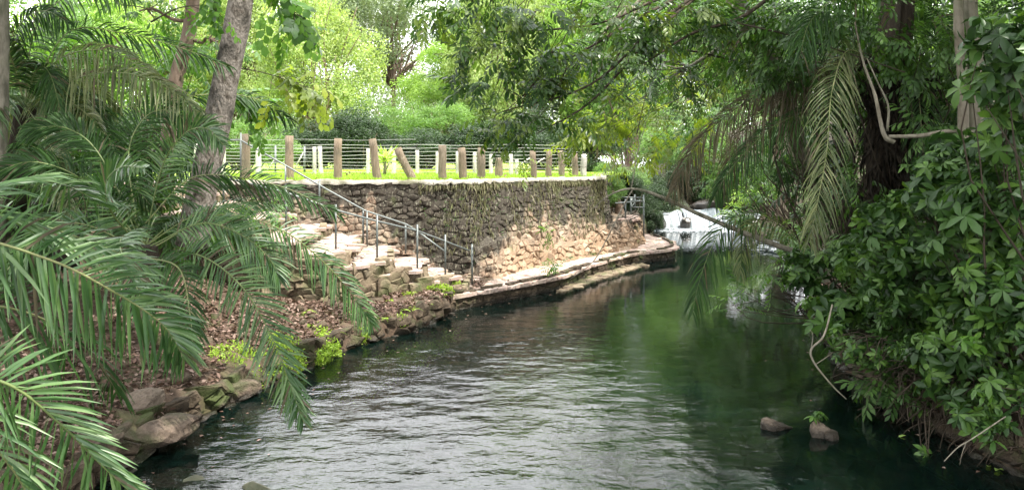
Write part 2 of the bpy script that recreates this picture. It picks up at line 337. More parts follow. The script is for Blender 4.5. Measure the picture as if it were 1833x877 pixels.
def ribbon_stones(foot, top, course, width, depth=.16, skip=None, proud=.05):
    """stones laid in uneven courses over the ruled surface foot->top; outward is to the right of the direction of travel"""
    foot = np.asarray(foot, float); top = np.asarray(top, float); mid = (foot + top) / 2
    L = np.concatenate([[0], np.cumsum(np.linalg.norm(np.diff(mid[:, :2], axis=0), axis=1))]); it = []
    def S(u, v):
        a = A(*[np.interp(u, L, foot[:, k]) for k in range(3)]); b = A(*[np.interp(u, L, top[:, k]) for k in range(3)]); return a + (b - a) * v
    H = np.mean(np.linalg.norm(top - foot, axis=1)); v = 0.
    while v < 1 - .3 * course / H:
        ch = course * random.uniform(.7, 1.35); u = random.random() * width
        while u < L[-1] - width * .3:
            wd = width * random.uniform(.5, 1.6); uu = u + wd / 2; vj = min(.97, v + .5 * ch / H + random.uniform(-.16, .16) * ch / H); p = S(uu, vj)
            if skip is None or not skip(p):
                tx = nrm(S(min(L[-1], uu + .15), vj) - S(max(0, uu - .15), vj)); tz = nrm(S(uu, 1) - S(uu, 0)); n = np.cross(tx, tz); n = nrm(n)
                R = np.stack([tx, -n, nrm(np.cross(tx, -n))], -1) @ roty(random.uniform(-.16, .16)) @ rotz(random.uniform(-.1, .1))
                it.append((p + n * (proud - depth / 2 + random.uniform(-.03, .035)), R, A(wd * .97, depth, ch * random.uniform(.85, 1.02))))
            u += wd
        v += ch / H
    return it
def cells(W, H, cw, ch, jit=.42):
    """irregular stone outlines over a W x H rectangle: clipped cells of jittered courses"""
    pts = []; v = ch * .5; r_ = 0
    while v < H + ch * .3:
        u = cw * (.5 if r_ % 2 else .05); hh = ch * random.uniform(.85, 1.15)
        while u < W + cw * .3: pts.append((u + random.uniform(-jit, jit) * cw, v + random.uniform(-jit, jit) * ch * .8)); u += cw * random.uniform(.65, 1.45)
        v += hh; r_ += 1
    pts = np.array(pts); q = pts / A(cw, ch); out_ = []
    for i in range(len(q)):
        if random.random() < .0: continue
        c = q[i]; poly = [A(-1.1, -.9), A(1.1, -.9), A(1.1, .9), A(-1.1, .9)]; d = q - c; nb = np.where((np.abs(d[:, 0]) < 2.6) & (np.abs(d[:, 1]) < 2.2))[0]
        for j in nb[np.argsort((d[nb]**2).sum(1))][1:14]:
            n_ = d[j]; k_ = (n_ @ n_) / 2; np_ = []
            for a_, b_ in zip(poly, poly[1:] + poly[:1]):
                da, db = a_ @ n_ - k_, b_ @ n_ - k_
                if da <= 0: np_.append(a_)
                if da * db < 0: np_.append(a_ + (b_ - a_) * (da / (da - db)))
            poly = np_
            if len(poly) < 3: break
        if len(poly) < 3: continue
        P_ = np.array(poly) * A(cw, ch); keep = [P_[0]]
        for k_ in P_[1:]:
            if np.linalg.norm(k_ - keep[-1]) > .12 * ch: keep.append(k_)
        if len(keep) > 3 and np.linalg.norm(keep[0] - keep[-1]) < .12 * ch: keep.pop()
        if len(keep) < 3: continue
        out_.append((pts[i], np.array(keep)))
    return out_
def lay_cells(S, W, H, cw, ch, mat, parent, name='stone', gap=.012, proud=.05, depth=.12, limit=300, stuff='small_stones', keep=None, basis=None, rough=.03, sub=None):
    """S(u, v) -> (point, outward normal); every outline becomes a raised, bevelled, slightly tilted stone"""
    res = []
    for c, poly in cells(W, H, cw, ch):
        p0, n0 = S(*c)
        if keep is not None and not keep(p0): continue
        r_ = np.linalg.norm(poly, axis=1); area = .5 * abs(np.sum(poly[:, 0] * np.roll(poly[:, 1], -1) - poly[:, 1] * np.roll(poly[:, 0], -1)))
        n = len(poly); g_ = 1 - gap / np.maximum(r_, .03); tilt = rng.normal(size=2) * rough / max(cw, ch) * 1.6; pr = proud * random.uniform(.35, 1.25)
        rings = []
        for f, h in ((g_, -depth), (g_ * (1 + 0 * r_), pr * .35), (g_ * .90, pr * .85), (g_ * .66, pr)):
            rings.append([(c + poly[k] * (f[k] if np.ndim(f) else f), h + (poly[k] @ tilt if h > 0 else 0) + (random.gauss(0, rough * .16) if h > 0 else 0)) for k in range(n)])
        V = []
        for ring in rings:
            for uv, h in ring: p, nn_ = S(*uv); V.append(p + nn_ * h)
        V.append(p0 + n0 * (pr * 1.02 + random.gauss(0, rough * .2))); T = []
        for a_ in range(3):
            for k in range(n): k2 = (k + 1) % n; T += [(a_ * n + k, a_ * n + k2, (a_ + 1) * n + k2), (a_ * n + k, (a_ + 1) * n + k2, (a_ + 1) * n + k)]
        for k in range(n): T.append((3 * n + k, 3 * n + (k + 1) % n, 4 * n))
        res.append((area, np.array(V), T))
    res.sort(key=lambda r: -r[0])
    for _, V, T in res[:limit]:
        me = bpy.data.meshes.new(name); me.from_pydata(V.tolist(), [], T); me.materials.append(mat)
        o = bpy.data.objects.new(name, me); COL.objects.link(o); o.parent = parent
        if sub is None: o.matrix_parent_inverse = Matrix.Translation(parent.location).inverted()
    if len(res) > limit:
        a = Acc()
        for _, V, T in res[limit:]: a.add(V, T, random.random())
        a.build(stuff, mat, parent, 'stuff')
def ruled_S(foot, top):
    foot = np.asarray(foot, float); top = np.asarray(top, float); mid = (foot + top) / 2
    L = np.concatenate([[0], np.cumsum(np.linalg.norm(np.diff(mid[:, :2], axis=0), axis=1))]); H = float(np.mean(np.linalg.norm(top - foot, axis=1)))
    def at(u, v): a = A(*[np.interp(u, L, foot[:, k]) for k in range(3)]); b = A(*[np.interp(u, L, top[:, k]) for k in range(3)]); return a + (b - a) * v
    def S(u, v):
        v = v / H; p = at(u, v); t_ = at(min(L[-1], u + .25), .5) - at(max(0, u - .25), .5); return p, nrm(np.cross(t_, at(u, 1) - at(u, 0)))
    return S, float(L[-1]), H
def flat_S(poly, z, ang=0.):
    xs = [p[0] for p in poly]; ys = [p[1] for p in poly]; cx, cy = sum(xs) / len(xs), sum(ys) / len(ys); R = max(math.dist(p[:2], (cx, cy)) for p in poly); c, s_ = math.cos(ang), math.sin(ang)
    def S(u, v): u -= R; v -= R; return A(cx + c * u - s_ * v, cy + s_ * u + c * v, z), A(0, 0, 1)
    return S, 2 * R, 2 * R, (lambda p: inpoly(p[0], p[1], [q[:2] for q in poly]))
def ruled(acc, foot, top, nu, nv, amp=.03):
    foot = np.asarray(foot, float); top = np.asarray(top, float); L = np.concatenate([[0], np.cumsum(np.linalg.norm(np.diff(foot[:, :2], axis=0), axis=1))])
    U = np.linspace(0, L[-1], nu); a = np.stack([np.interp(U, L, foot[:, k]) for k in range(3)], -1); b = np.stack([np.interp(U, L, top[:, k]) for k in range(3)], -1)
    v = np.linspace(0, 1, nv)[:, None, None]; G = a[None] * (1 - v) + b[None] * v; G[1:-1] += rng.normal(size=G[1:-1].shape) * amp
    i = np.arange(nv - 1)[:, None] * nu; j = np.arange(nu - 1)[None]; q = np.stack([i + j, i + j + 1, i + nu + j + 1, i + nu + j], -1).reshape(-1, 4)
    acc.add(G.reshape(-1, 3), np.vstack([q[:, [0, 1, 2]], q[:, [0, 2, 3]]]))
def grid(name, X, Y, Z, mat, kind='structure', smooth=True):
    nv, nu = X.shape; a = Acc(); i = np.arange(nv - 1)[:, None] * nu; j = np.arange(nu - 1)[None]; q = np.stack([i + j, i + j + 1, i + nu + j + 1, i + nu + j], -1).reshape(-1, 4)
    a.add(np.stack([X, Y, Z], -1).reshape(-1, 3), np.vstack([q[:, [0, 1, 2]], q[:, [0, 2, 3]]])); return a.build(name, mat, None, kind, smooth)
# ------------------------------------------------------------------ setting: river bed, water, banks, terrace
x = np.linspace(-12, 24, 110); y = np.linspace(-12, 34, 120); X, Y = np.meshgrid(x, y)
grid('river_bed', X, Y, -.95 + .22 * fnoise(X, Y, 1.2, 1) - .25 * np.exp(-((X - 1.2 - Y * .12) / 2.5)**2), M_bed)
m, t, out = newmat('stream_water')
wp = nd(t, 'ShaderNodeNewGeometry').outputs['Position']
h1 = noise(t, 1.0, 3, wp, (2.2, 3.4, 1)); h2 = noise(t, 1.0, 3, wp, (7, 12, 1)); h3 = noise(t, .35, 2, wp); h4 = noise(t, 1.0, 2, wp, (22, 34, 1))
sp = nd(t, 'ShaderNodeSeparateXYZ'); t.links.new(wp, sp.inputs[0])
near = mth(t, 'MULTIPLY_ADD', mth(t, 'ADD', mth(t, 'ABSOLUTE', mth(t, 'ADD', sp.outputs[0], 1.0)), mth(t, 'MULTIPLY', sp.outputs[1], .25)), -.16, 1.15, clamp=True)
amp = mth(t, 'ADD', mth(t, 'MULTIPLY', near, 2.4), mth(t, 'MULTIPLY', h3, .5))
hh = mth(t, 'ADD', mth(t, 'MULTIPLY', h1, 1.0), mth(t, 'ADD', mth(t, 'MULTIPLY', h2, .32), mth(t, 'MULTIPLY', h4, .07)))
hh = mth(t, 'ADD', mth(t, 'MULTIPLY', hh, amp), mth(t, 'MULTIPLY', mth(t, 'MULTIPLY', noise(t, 1.0, 2, wp, (.9, 1.5, 1)), near), 5.))
b = nd(t, 'ShaderNodeBump'); b.inputs['Distance'].default_value = .014; b.inputs['Strength'].default_value = .8; t.links.new(hh, b.inputs['Height'])
fr = nd(t, 'ShaderNodeFresnel'); fr.inputs['IOR'].default_value = 1.6; t.links.new(b.outputs[0], fr.inputs['Normal'])
gl = nd(t, 'ShaderNodeBsdfGlossy'); gl.inputs['Roughness'].default_value = .045; t.links.new(b.outputs[0], gl.inputs['Normal'])
tp = nd(t, 'ShaderNodeBsdfTransparent'); tp.inputs['Color'].default_value = (.42, .55, .47, 1)
df = nd(t, 'ShaderNodeBsdfDiffuse'); df.inputs['Color'].default_value = (.003, .010, .008, 1)
m1 = nd(t, 'ShaderNodeMixShader'); m1.inputs[0].default_value = .45; t.links.new(tp.outputs[0], m1.inputs[1]); t.links.new(df.outputs[0], m1.inputs[2])
m2 = nd(t, 'ShaderNodeMixShader'); t.links.new(fr.outputs[0], m2.inputs[0]); t.links.new(m1.outputs[0], m2.inputs[1]); t.links.new(gl.outputs[0], m2.inputs[2])
t.links.new(m2.outputs[0], out.inputs['Surface']); M_water = m
x = np.linspace(-9, 20, 30); y = np.linspace(-12, 31.6, 44); X, Y = np.meshgrid(x, y)
grid('stream_water', X, Y, 0 * X, M_water)
X, Y = np.meshgrid(np.linspace(5, 13, 12), np.linspace(31.75, 55, 20)); grid('upper_stream_water', X, Y, 0 * X + .66, M_water)

EDGE = A(*[(-5.2, -12), (-4.9, 0), (-4.5, 4), (-4.07, 6.96), (-4.04, 7.76), (-3.83, 9.0), (-3.45, 10.1), (-3.0, 11.0), (-2.53, 12.4), (-1.79, 13.3), (-1.10, 14.96), (-.57, 15.9), (-.3, 17.5)]).reshape(-1, 2)
def edge_x(Y): return np.interp(Y, EDGE[:, 1], EDGE[:, 0])
def bank_z(X, Y):
    d = np.maximum(0, edge_x(Y) - X); h = .3 + .30 * np.minimum(d, 1.8) + .52 * np.maximum(0, d - 1.8)
    h = np.minimum(h, 2.5); k = np.clip((Y - 11.8) / 1.6, 0, 1); h2 = np.minimum(.42 + .12 * np.maximum(0, d - 1.8) + .42 * np.maximum(0, d - 3.6), 2.5)
    h = h * (1 - k) + h2 * k
    return h + .05 * fnoise(X, Y, 3, 5) * np.minimum(1, d) - .12 * np.exp(-d * 6)
ys = np.linspace(-12, 17.3, 150); ds = np.concatenate([[-.12, 0, .0], np.linspace(.06, 1.8, 22), np.linspace(2, 20, 50)])
D, Y = np.meshgrid(ds, ys); X = edge_x(Y) - D + .10 * fnoise(Y * 2.2, D * .2, 2, 9) * (D < 2.5); Z = bank_z(edge_x(Y) - D, Y); Z[:, 0] = -1.3; Z[:, 1] = -.25
grid('left_bank', X[:, ::-1], Y[:, ::-1], Z[:, ::-1], M_soil)
REDGE = A(*[(5.6, -12), (5.4, 0), (5.1, 7.3), (4.87, 8.8), (4.75, 9.9), (5.3, 12), (6.1, 14.7), (7.5, 19), (8.9, 24), (9.6, 29), (10.0, 31), (10.6, 34), (11.5, 60)]).reshape(-1, 2)
def redge_x(Y): return np.interp(Y, REDGE[:, 1], REDGE[:, 0])
def rbank_z(X, Y): d = np.maximum(0, X - redge_x(Y)); return .15 + .62 * np.minimum(d, 4) + .35 * np.maximum(0, d - 4) + .12 * fnoise(X, Y, 2.2, 8) * np.minimum(1, d)
ys = np.linspace(-12, 80, 160); ds = np.concatenate([[-.2, 0], np.linspace(.1, 4, 20), np.linspace(4.5, 70, 34)])
D, Y = np.meshgrid(ds, ys); X = redge_x(Y) + D + .12 * fnoise(Y * 2, D, 2, 4) * (D < 3); Z = rbank_z(redge_x(Y) + D, Y); Z[:, 0] = -1.3
grid('right_bank', X, Y, Z, M_dark)
def terr_z(X): return np.interp(X, [-1, 2.9], [2.55, 2.47])
WTOP = [(-16, 17.9), (-7.5, 17.35), (-4.5, 17.3), (-2.2, 17.25), (-1.15, 17.3), (-.55, 18.2), (.3, 19.4), (1.3, 20.5), (2.2, 21.6), (2.85, 22.8), (2.95, 24.8), (3.6, 27)]
WTOP = [A(a, b, terr_z(a)) for a, b in WTOP]
WFOOT = [A(a, b, .3) for a, b in [(-16, 17.3), (-7.5, 16.8), (-4.5, 16.75), (-2.2, 16.7), (-.85, 16.65), (-.15, 18.0), (.7, 19.0), (1.7, 20.0), (2.55, 21.1), (3.2, 22.5), (3.3, 24.8), (4.0, 27)]]
poly = [(p[0] - .0, p[1] + .12) for p in WTOP] + [(4.6, 31), (4.2, 60), (-60, 60), (-60, 18.0)]
me = bpy.data.meshes.new('grass_terrace'); me.from_pydata([(float(a), float(b), float(terr_z(a)) - .03) for a, b in poly], [], [list(range(len(poly)))]); me.materials.append(M_grass)
link('grass_terrace', me, None, 'structure')
X, Y = np.meshgrid(np.linspace(-60, 4.5, 60), np.linspace(58, 140, 24)); grid('wooded_hill', X * 1.6, Y, 2.3 + np.maximum(0, Y - 62) * .10 + .2 * fnoise(X, Y, .5, 3), M_dark)
# bank between the walkway's end and the falls
X, Y = np.meshgrid(np.linspace(0, 1, 14), np.linspace(27.0, 62, 40)); xr = np.interp(Y, [24.5, 27, 30, 31.5, 34, 62], [4.3, 4.9, 5.9, 6.4, 6.3, 6.0]); xl = np.interp(Y, [24.5, 27, 31, 62], [3.2, 3.8, 4.0, 4.0])
Z = .05 + 2.35 * np.clip((1 - X) * 1.6, 0, 1)**.8 + (Y > 31.4) * .9 * X; Z[:, -1] = -1.2 ; X = xl + (xr - xl) * X
grid('far_bank', X, Y, Z, M_dark)
# ------------------------------------------------------------------ retaining wall
wall = thing('retaining_wall', 'tall curved retaining wall of rough stones with black weather stains, below the grass terrace', 'stone wall', (-.5, 18, 0))
a = Acc(); ruled(a, WFOOT, WTOP, 180, 26, .02); a.build('mortar', M_mortar, wall)
a = Acc()  # coping: an uneven pale strip along the top
ct = catmull(WTOP, 140); tt = nrm(np.gradient(ct, axis=0)); nn = np.stack([tt[:, 1], -tt[:, 0], 0 * tt[:, 0]], -1)
o1 = .07 + .02 * rng.normal(size=140); rows = [ct + nn * o1[:, None] - A(0, 0, .07), ct + nn * o1[:, None] + A(0, 0, .02), ct - nn * .22 + A(0, 0, .02), ct - nn * .22 - A(0, 0, .07)]
G_ = np.stack(rows); G_[..., 2] += rng.normal(size=G_.shape[:2]) * .014
i = np.arange(3)[:, None] * 140; j = np.arange(139)[None]; q = np.stack([i + j, i + j + 1, i + 141 + j, i + 140 + j], -1).reshape(-1, 4)
a.add(G_.reshape(-1, 3), np.vstack([q[:, [0, 1, 2]], q[:, [0, 2, 3]]])); a.build('coping', M_cope, wall)
S_, W_, H_ = ruled_S(WFOOT[1:], WTOP[1:])
lay_cells(S_, W_, H_, .22, .135, M_wall, wall, keep=lambda p: not ((p[0] < -2.0 and p[2] < .9) or p[0] < -7.2 or p[2] > terr_z(p[0]) - .06), proud=.035, rough=.022)
# hanging roots and dry moss down the far half of the wall
a = Acc(); N = 3600; u = rng.random(N)**.8
wf = catmull(WFOOT[3:10], 200); wt = catmull(WTOP[3:10], 200); k = (u * 199).astype(int); v = 1 - rng.random(N)**1.5 * .7; v = np.where(fnoise(u * 30, v * 4, 1.2, 44) > -.1, v, .97)
base = wf[k] + (wt[k] - wf[k]) * v[:, None]; tg = nrm(wt[np.minimum(k + 1, 199)] - wt[np.maximum(k - 1, 0)]); no = np.stack([tg[:, 1], -tg[:, 0], 0 * u], -1)
base = base + no * (.05 + .02 * rng.random(N))[:, None]
a.scatter(kite(1, .16), base, frames(A(0, 0, -1) + no * .04 + rng.normal(size=(N, 3)) * .22, no), .05 + .17 * rng.random(N))
m_root = leafmat('hanging_root', [(.05, .045, .03), (.15, .13, .08), (.16, .17, .08), (.34, .3, .22)], .1, .8, 1, .1)
a.build('hanging_roots', m_root, wall, 'stuff')
# lower tier in front of the wall's far end
TF = [A(a_, b_, .25) for a_, b_ in [(-.75, 16.5), (-.35, 16.75), (.35, 18.1), (1.5, 19.45), (2.46, 20.7), (3.75, 22.2), (4.30, 23.6), (4.45, 25), (4.9, 27)]]
TT = [A(*v_) for v_ in [(-.85, 16.85, .95), (-.5, 17.2, 1.0), (.15, 18.6, 1.08), (1.25, 19.9, 1.08), (2.3, 21.1, 1.08), (3.5, 22.45, 1.05), (4.05, 23.75, 1.05), (4.2, 25, 1.05), (4.6, 27, 1.05)]]
tier = thing('lower_stone_wall', 'low battered wall of ochre and tan rubble bulging out below the stained wall', 'stone wall', (2, 20.5, 0))
a = Acc(); ruled(a, TF, TT, 120, 10, .03); a.build('mortar', M_mortar, tier)
S_, W_, H_ = ruled_S(TF, TT); lay_cells(S_, W_, H_, .22, .15, M_wall, tier, proud=.05, rough=.03)
a = Acc(); ruled(a, TT, [A(-1.1, 17.1, 1.25), A(-.75, 17.6, 1.3), A(-.15, 18.9, 1.3), A(.9, 20.3, 1.2), A(2.0, 21.5, 1.12), A(2.9, 22.9, 1.08), A(3.1, 24.4, 1.06), A(3.1, 25.5, 1.06), A(3.6, 27.5, 1.06)], 80, 4, .04); a.build('top_ledge', M_wall, tier)
R0 = np.eye(3); put_stones([(A(3.7, 23.2, 1.08), rotz(.6), A(.6, .45, .13)), (A(3.95, 24.3, 1.08), rotz(.3), A(.4, .5, .12))], M_pave, tier, 'capping_block')
# ------------------------------------------------------------------ walkway
WO = [(-1.35, 14.75), (-.89, 15.2), (-.2, 15.8), (.45, 16.5), (1.19, 17.35), (2.16, 19.2), (3.35, 20.96), (4.6, 22.0), (4.95, 22.4), (5.15, 23.3), (5.15, 24.7), (4.8, 26.5)]
WI = [(4.2, 26.5), (4.1, 23.6), (3.5, 22.4), (2.4, 21.0), (1.4, 19.7), (.2, 18.5), (-.6, 17.2), (-1.5, 16.7)]
path = thing('stone_walkway', 'narrow pinkish stone walkway along the wall foot, ending in a rounded landing', 'walkway', (1.2, 18.5, 0))
prism('base', WO + WI, -.9, .235, M_bankr, path)
def grow(pts, d_):
    q = A(*pts).reshape(-1, 2); t_ = nrm(np.gradient(q, axis=0)); return [(float(a_[0] + b_[1] * d_ * random.uniform(.6, 1.3)), float(a_[1] - b_[0] * d_ * random.uniform(.6, 1.3))) for a_, b_ in zip(q, t_)]
WOL = grow([v_ for p_ in catmull([(*p_, 0.) for p_ in WO], 60)[:, :2] for v_ in p_], .07)
prism('slab', WOL + WI, .245, .32, M_pave, path)
S_, W_, H_, K_ = flat_S(WOL + WI, .325, .9); lay_cells(S_, W_, H_, .2, .14, M_pave, path, 'paving_stone', .006, .012, .05, 300, 'small_paving_stones', K_, rough=.004)
wo3 = [A(x_, y_, -.12) for x_, y_ in WO]; S_, W_, H_ = ruled_S(wo3, [p_ + A(0, 0, .355) for p_ in wo3]); lay_cells(S_, W_, H_, .3, .15, M_bankr, path, 'edging_stone', .010, .02, .1, 200, rough=.015)
ledge = thing('water_level_ledge', 'thin pale stone ledge lying at water level below the walkway edge', 'ledge')
LO = [(1.0, 16.7), (1.6, 17.5), (2.5, 18.9), (3.3, 20.1), (3.9, 20.9), (3.75, 21.2), (3.1, 20.7), (2.1, 19.25), (1.2, 17.6)]
prism('slab', LO, -.5, .02, M_rub, ledge); S_, W_, H_, K_ = flat_S(LO, .025, 1.); lay_cells(S_, W_, H_, .3, .2, M_rub, ledge, 'paving_stone', .008, .02, .05, 120, keep=K_, rough=.012)
# ------------------------------------------------------------------ stairs
stairs = thing('stone_staircase', 'broad rough stone steps climbing left from the walkway between two pipe handrails', 'staircase', (-2.5, 15, .4))
SP = [('E', .42, [(-1.55, 14.75), (-.95, 15.2), (-.85, 16.6), (-1.6, 16.6)]),
      ('D', .60, [(-2.0, 14.35), (-1.22, 15.45), (-1.55, 16.6), (-2.3, 16.6)]),
      ('C', .85, [(-2.55, 13.95), (-1.74, 15.0), (-2.15, 16.6), (-2.9, 16.6)]),
      ('B', 1.10, [(-3.2, 13.55), (-2.95, 13.55), (-2.34, 14.4), (-2.72, 16.6), (-3.5, 16.6)]),
      ('A', 1.36, [(-4.1, 13.3), (-3.36, 13.2), (-3.08, 13.8), (-3.38, 16.62), (-4.2, 16.62)]),
      ('F', 1.60, [(-4.9, 13.2), (-4.0, 13.2), (-4.1, 16.64), (-5.0, 16.64)]),
      ('G', 1.85, [(-5.7, 13.1), (-4.82, 13.1), (-4.9, 16.66), (-5.8, 16.66)]),
      ('H', 2.10, [(-6.5, 13.0), (-5.62, 13.0), (-5.7, 16.68), (-6.6, 16.68)]),
      ('I', 2.33, [(-7.3, 12.9), (-6.42, 12.9), (-6.5, 16.7), (-7.4, 16.7)]),
      ('J', 2.50, [(-9.5, 12.8), (-7.22, 12.8), (-7.3, 16.72), (-9.5, 16.72)])]
for nm, z, pl in SP:
    st = prism('step', pl, .1 if z < 2 else 1.2, z - .02, M_rub, stairs); pi = Vector(stairs.location)
    S_, W_, H_, K_ = flat_S(pl, z, .15); lay_cells(S_, W_, H_, .34, .2, M_pave, st, 'tread_stone', .006, .016, .05, 60, keep=K_, rough=.006, sub=1)
    for q0, q1 in [(pl[0], pl[1])] + ([(pl[1], pl[2])] if len(pl) == 4 else [(pl[1], pl[2]), (pl[2], pl[3])]):
        S_, W_, H_ = ruled_S([A(*q0, .15), A(*q1, .15)], [A(*q0, z), A(*q1, z)]); lay_cells(S_, W_, H_, .24, .15, M_rub, st, 'side_stone', .010, .03, .1, 60, keep=lambda p: p[2] < z - .02, rough=.015, sub=1)
side = thing('rubble_side_wall', 'low dark wall of mossy rubble holding the palm bank left of the steps', 'stone wall', (-4, 13.2, 0))
f_ = [A(-8.5, 12.6, .3), A(-5.8, 12.95, .3), A(-4.1, 13.15, .3), A(-3.3, 13.12, .3)]; a = Acc(); ruled(a, f_, [p_ * A(1, 1, 0) + A(0, 0.05, z_) for p_, z_ in zip(f_, (2.3, 1.8, 1.3, 1.25))], 30, 8, .02); a.build('mortar', M_rub, side)
S_, W_, H_ = ruled_S(f_, [p_ * A(1, 1, 0) + A(0, 0.05, z_) for p_, z_ in zip(f_, (2.3, 1.8, 1.3, 1.25))]); lay_cells(S_, W_, H_, .25, .17, M_rub, side)
# rubble edge of the left bank
rub = thing('rubble_bank_edge', 'broken mossy rubble edging along the waterline of the left bank', 'rubble edging', (-3, 11, 0))
it = []
for yy in np.arange(3, 15, .11):
    d_ = random.uniform(.2, 1.6); xx = float(edge_x(yy)) - d_; s_ = random.uniform(.06, .24); it.append((A(xx, yy, float(bank_z(xx, yy)) + .01), frames(rdir(1), A(0, 0, 1) + rng.normal(size=(1, 3)) * .3)[0], A(s_, s_, s_ * .55)))
put_stones(it, M_bankr, rub, limit=60, stuff='loose_stones')
yy = np.arange(2.0, 15.3, .3); ex = edge_x(yy) + .10 + .10 * fnoise(yy * 2.2, 0 * yy, 2, 9); jx = rng.normal(size=len(yy)) * .05
f_ = [A(a_ + .02 + b_, c_, -.25) for a_, b_, c_ in zip(ex, jx, yy)]; t_e = [A(a_ - .12 + b_, c_, .30 + random.uniform(-.06, .08)) for a_, b_, c_ in zip(ex, jx, yy)]
a = Acc(); ruled(a, f_, t_e, 120, 8, .02); a.build('clay_face', M_soil, rub)
S_, W_, H_ = ruled_S(f_, t_e); lay_cells(S_, W_, H_, .24, .14, M_bankr, rub, proud=.07, rough=.05, limit=290)
a = Acc(); ruled(a, t_e, [p_ + A(-.5, 0, .12) for p_ in t_e], 120, 4, .03); a.build('clay_top', M_soil, rub)
# distinct slabs and rocks
def rock(name, label, pos, size, mat, seed, rot=0., cat='rock', group=None, nsub=3):
    import bmesh
    bm = bmesh.new(); bmesh.ops.create_icosphere(bm, subdivisions=nsub, radius=.5); r = np.random.RandomState(seed)
    pl = [(nrm(r.randn(3)), .24 + .2 * r.rand()) for _ in range(9)]
    for v in bm.verts:
        c = np.array(v.co)
        for n_, d_ in pl:
            k_ = c @ n_
            if k_ > d_: c = c - n_ * (k_ - d_) * .85
        v.co = c * (1 + .10 * float(fnoise(A(c[0] * 9 + c[2] * 5), A(c[1] * 9), 1, seed)[0])) + r.randn(3) * .012
    me = bpy.data.meshes.new(name); bm.to_mesh(me); bm.free(); me.materials.append(mat)
    o = link(name, me); o.location = [float(v) for v in pos]; o.scale = size; o.rotation_euler = (r.randn() * .12, r.randn() * .12, rot); tag(o, label, cat, group); return o
rock('flat_rock', 'broad flat brown rock slab jutting over the water at the near left bank', P(285, 765, 7.9) + A(0, 0, -.05), (.95, .7, .30), M_rock, 3, .5)
rock('flat_rock', 'mossy brown boulder at the waterline just right of the flat slab', P(430, 700, 9.6), (.6, .5, .34), M_rock, 5, .9)
rock('flat_rock', 'squarish tan stone set back in the fallen leaves above the flat slab', P(260, 720, 8.3), (.5, .45, .3), M_rockpale, 8, .2)
rock('flat_rock', 'small dark round stone in the hollow between slab and boulder', P(372, 720, 9.2), (.35, .35, .28), M_rock, 9, .2)
rock('river_rock', 'pointed pale rock breaking the water, left one of the pair at lower right', P(1388, 763, 8.55) , (.46, .26, .22), M_rockpale, 13, -.15)
rock('river_rock', 'brown lumpy rock with a sprig on top, right of the pointed pale rock', P(1470, 775, 8.3), (.30, .26, .32), M_rockpale, 15, .4)
rock('river_rock', 'small low tan rock touching the right side of the sprig rock', P(1488, 781, 8.25), (.24, .2, .16), M_rockpale, 17, .4)
rock('boulder', 'dark wet boulder splitting the left part of the waterfall', P(1228, 402, 30.75), (.55, .5, .95), M_rockwet, 21, .4)
rock('boulder', 'dark boulder above the lip of the waterfall', P(1285, 368, 32.6), (2.6, 1.6, .9), M_rockwet, 23, .2)
rock('boulder', 'black wet boulder at the left foot of the waterfall', P(1172, 398, 30.9), (1.0, 1.2, 1.0), M_rockwet, 25, .2)
rock('boulder', 'dark rock at the right end of the waterfall under the shrubs', P(1345, 405, 30.7), (.9, .9, 1.0), M_rockwet, 27, .2)
rock('sunken_rock', 'algae covered rock just under the rippled water at lower left', P(470, 845, 7.0) + A(0, 0, -.33), (.9, .7, .5), M_bed, 31, .2)
rock('sunken_rock', 'dark sunken stone near the bottom edge of the picture left of the bright ripples', P(350, 835, 7.2) + A(0, 0, -.32), (.8, .6, .4), M_bed, 33, .9)
a = Acc()
for _ in range(700):
    xx = random.uniform(-5, 6); yy = random.uniform(5, 20); s_ = random.uniform(.1, .5); V, T, _m = STONES[random.randrange(9)]; a.add((V * A(s_, s_, s_ * .5)) + A(xx, yy, -.75 + random.uniform(-.1, .15)), T, random.random())
a.build('river_cobbles', M_bed, None, 'stuff')
# ------------------------------------------------------------------ leaf litter and low plants
a = Acc(); N = 26000; yy = rng.uniform(2.5, 16, N); d = np.abs(rng.normal(size=N)) * 1.6 + .02; xx = edge_x(yy) - d; zz = bank_z(xx, yy) + .015 + .03 * rng.random(N)
a.scatter(kite(1, .6), np.stack([xx, yy, zz], -1), frames(rdir(N) * A(1, 1, .35), A(0, 0, 1) + rng.normal(size=(N, 3)) * .45), .03 + .07 * rng.random(N)); a.build('fallen_leaves', L_lit, None, 'stuff')
a = Acc()
for z_, pl in [(z, pl) for _, z, pl in SP[:6]] + [(.34, WO + WI)]:
    n_ = 0
    while n_ < 60:
        xx, yy = random.uniform(-5, 3), random.uniform(13, 21)
        if inpoly(xx, yy, pl): a.scatter(kite(1, .6), A(xx, yy, z_ + .035)[None], frames(rdir(1) * A(1, 1, .3), A(0, 0, 1)[None]), .08); n_ += 1
        elif random.random() < .002: break
a.build('leaves_on_steps', L_lit, None, 'stuff')
def fern_geom(a, base, R, n, mat=0):
    for k in range(n):
        az = random.uniform(0, 6.28); L = R * random.uniform(.6, 1.1); d0 = A(math.cos(az), math.sin(az), 0); N = 11
        for i in range(N):
            t = (i + 1) / N; p = base + d0 * L * t + A(0, 0, L * (.75 * t - .85 * t * t)); w = .26 * L * (1 - t * .85)
            for s in (-1, 1):
                sd = A(-d0[1], d0[0], 0) * s; a.scatter(kite(1, .34), p[None], frames((sd + d0 * .5 - A(0, 0, .2))[None], A(0, 0, 1)[None]), w, rnd=A(random.random()))
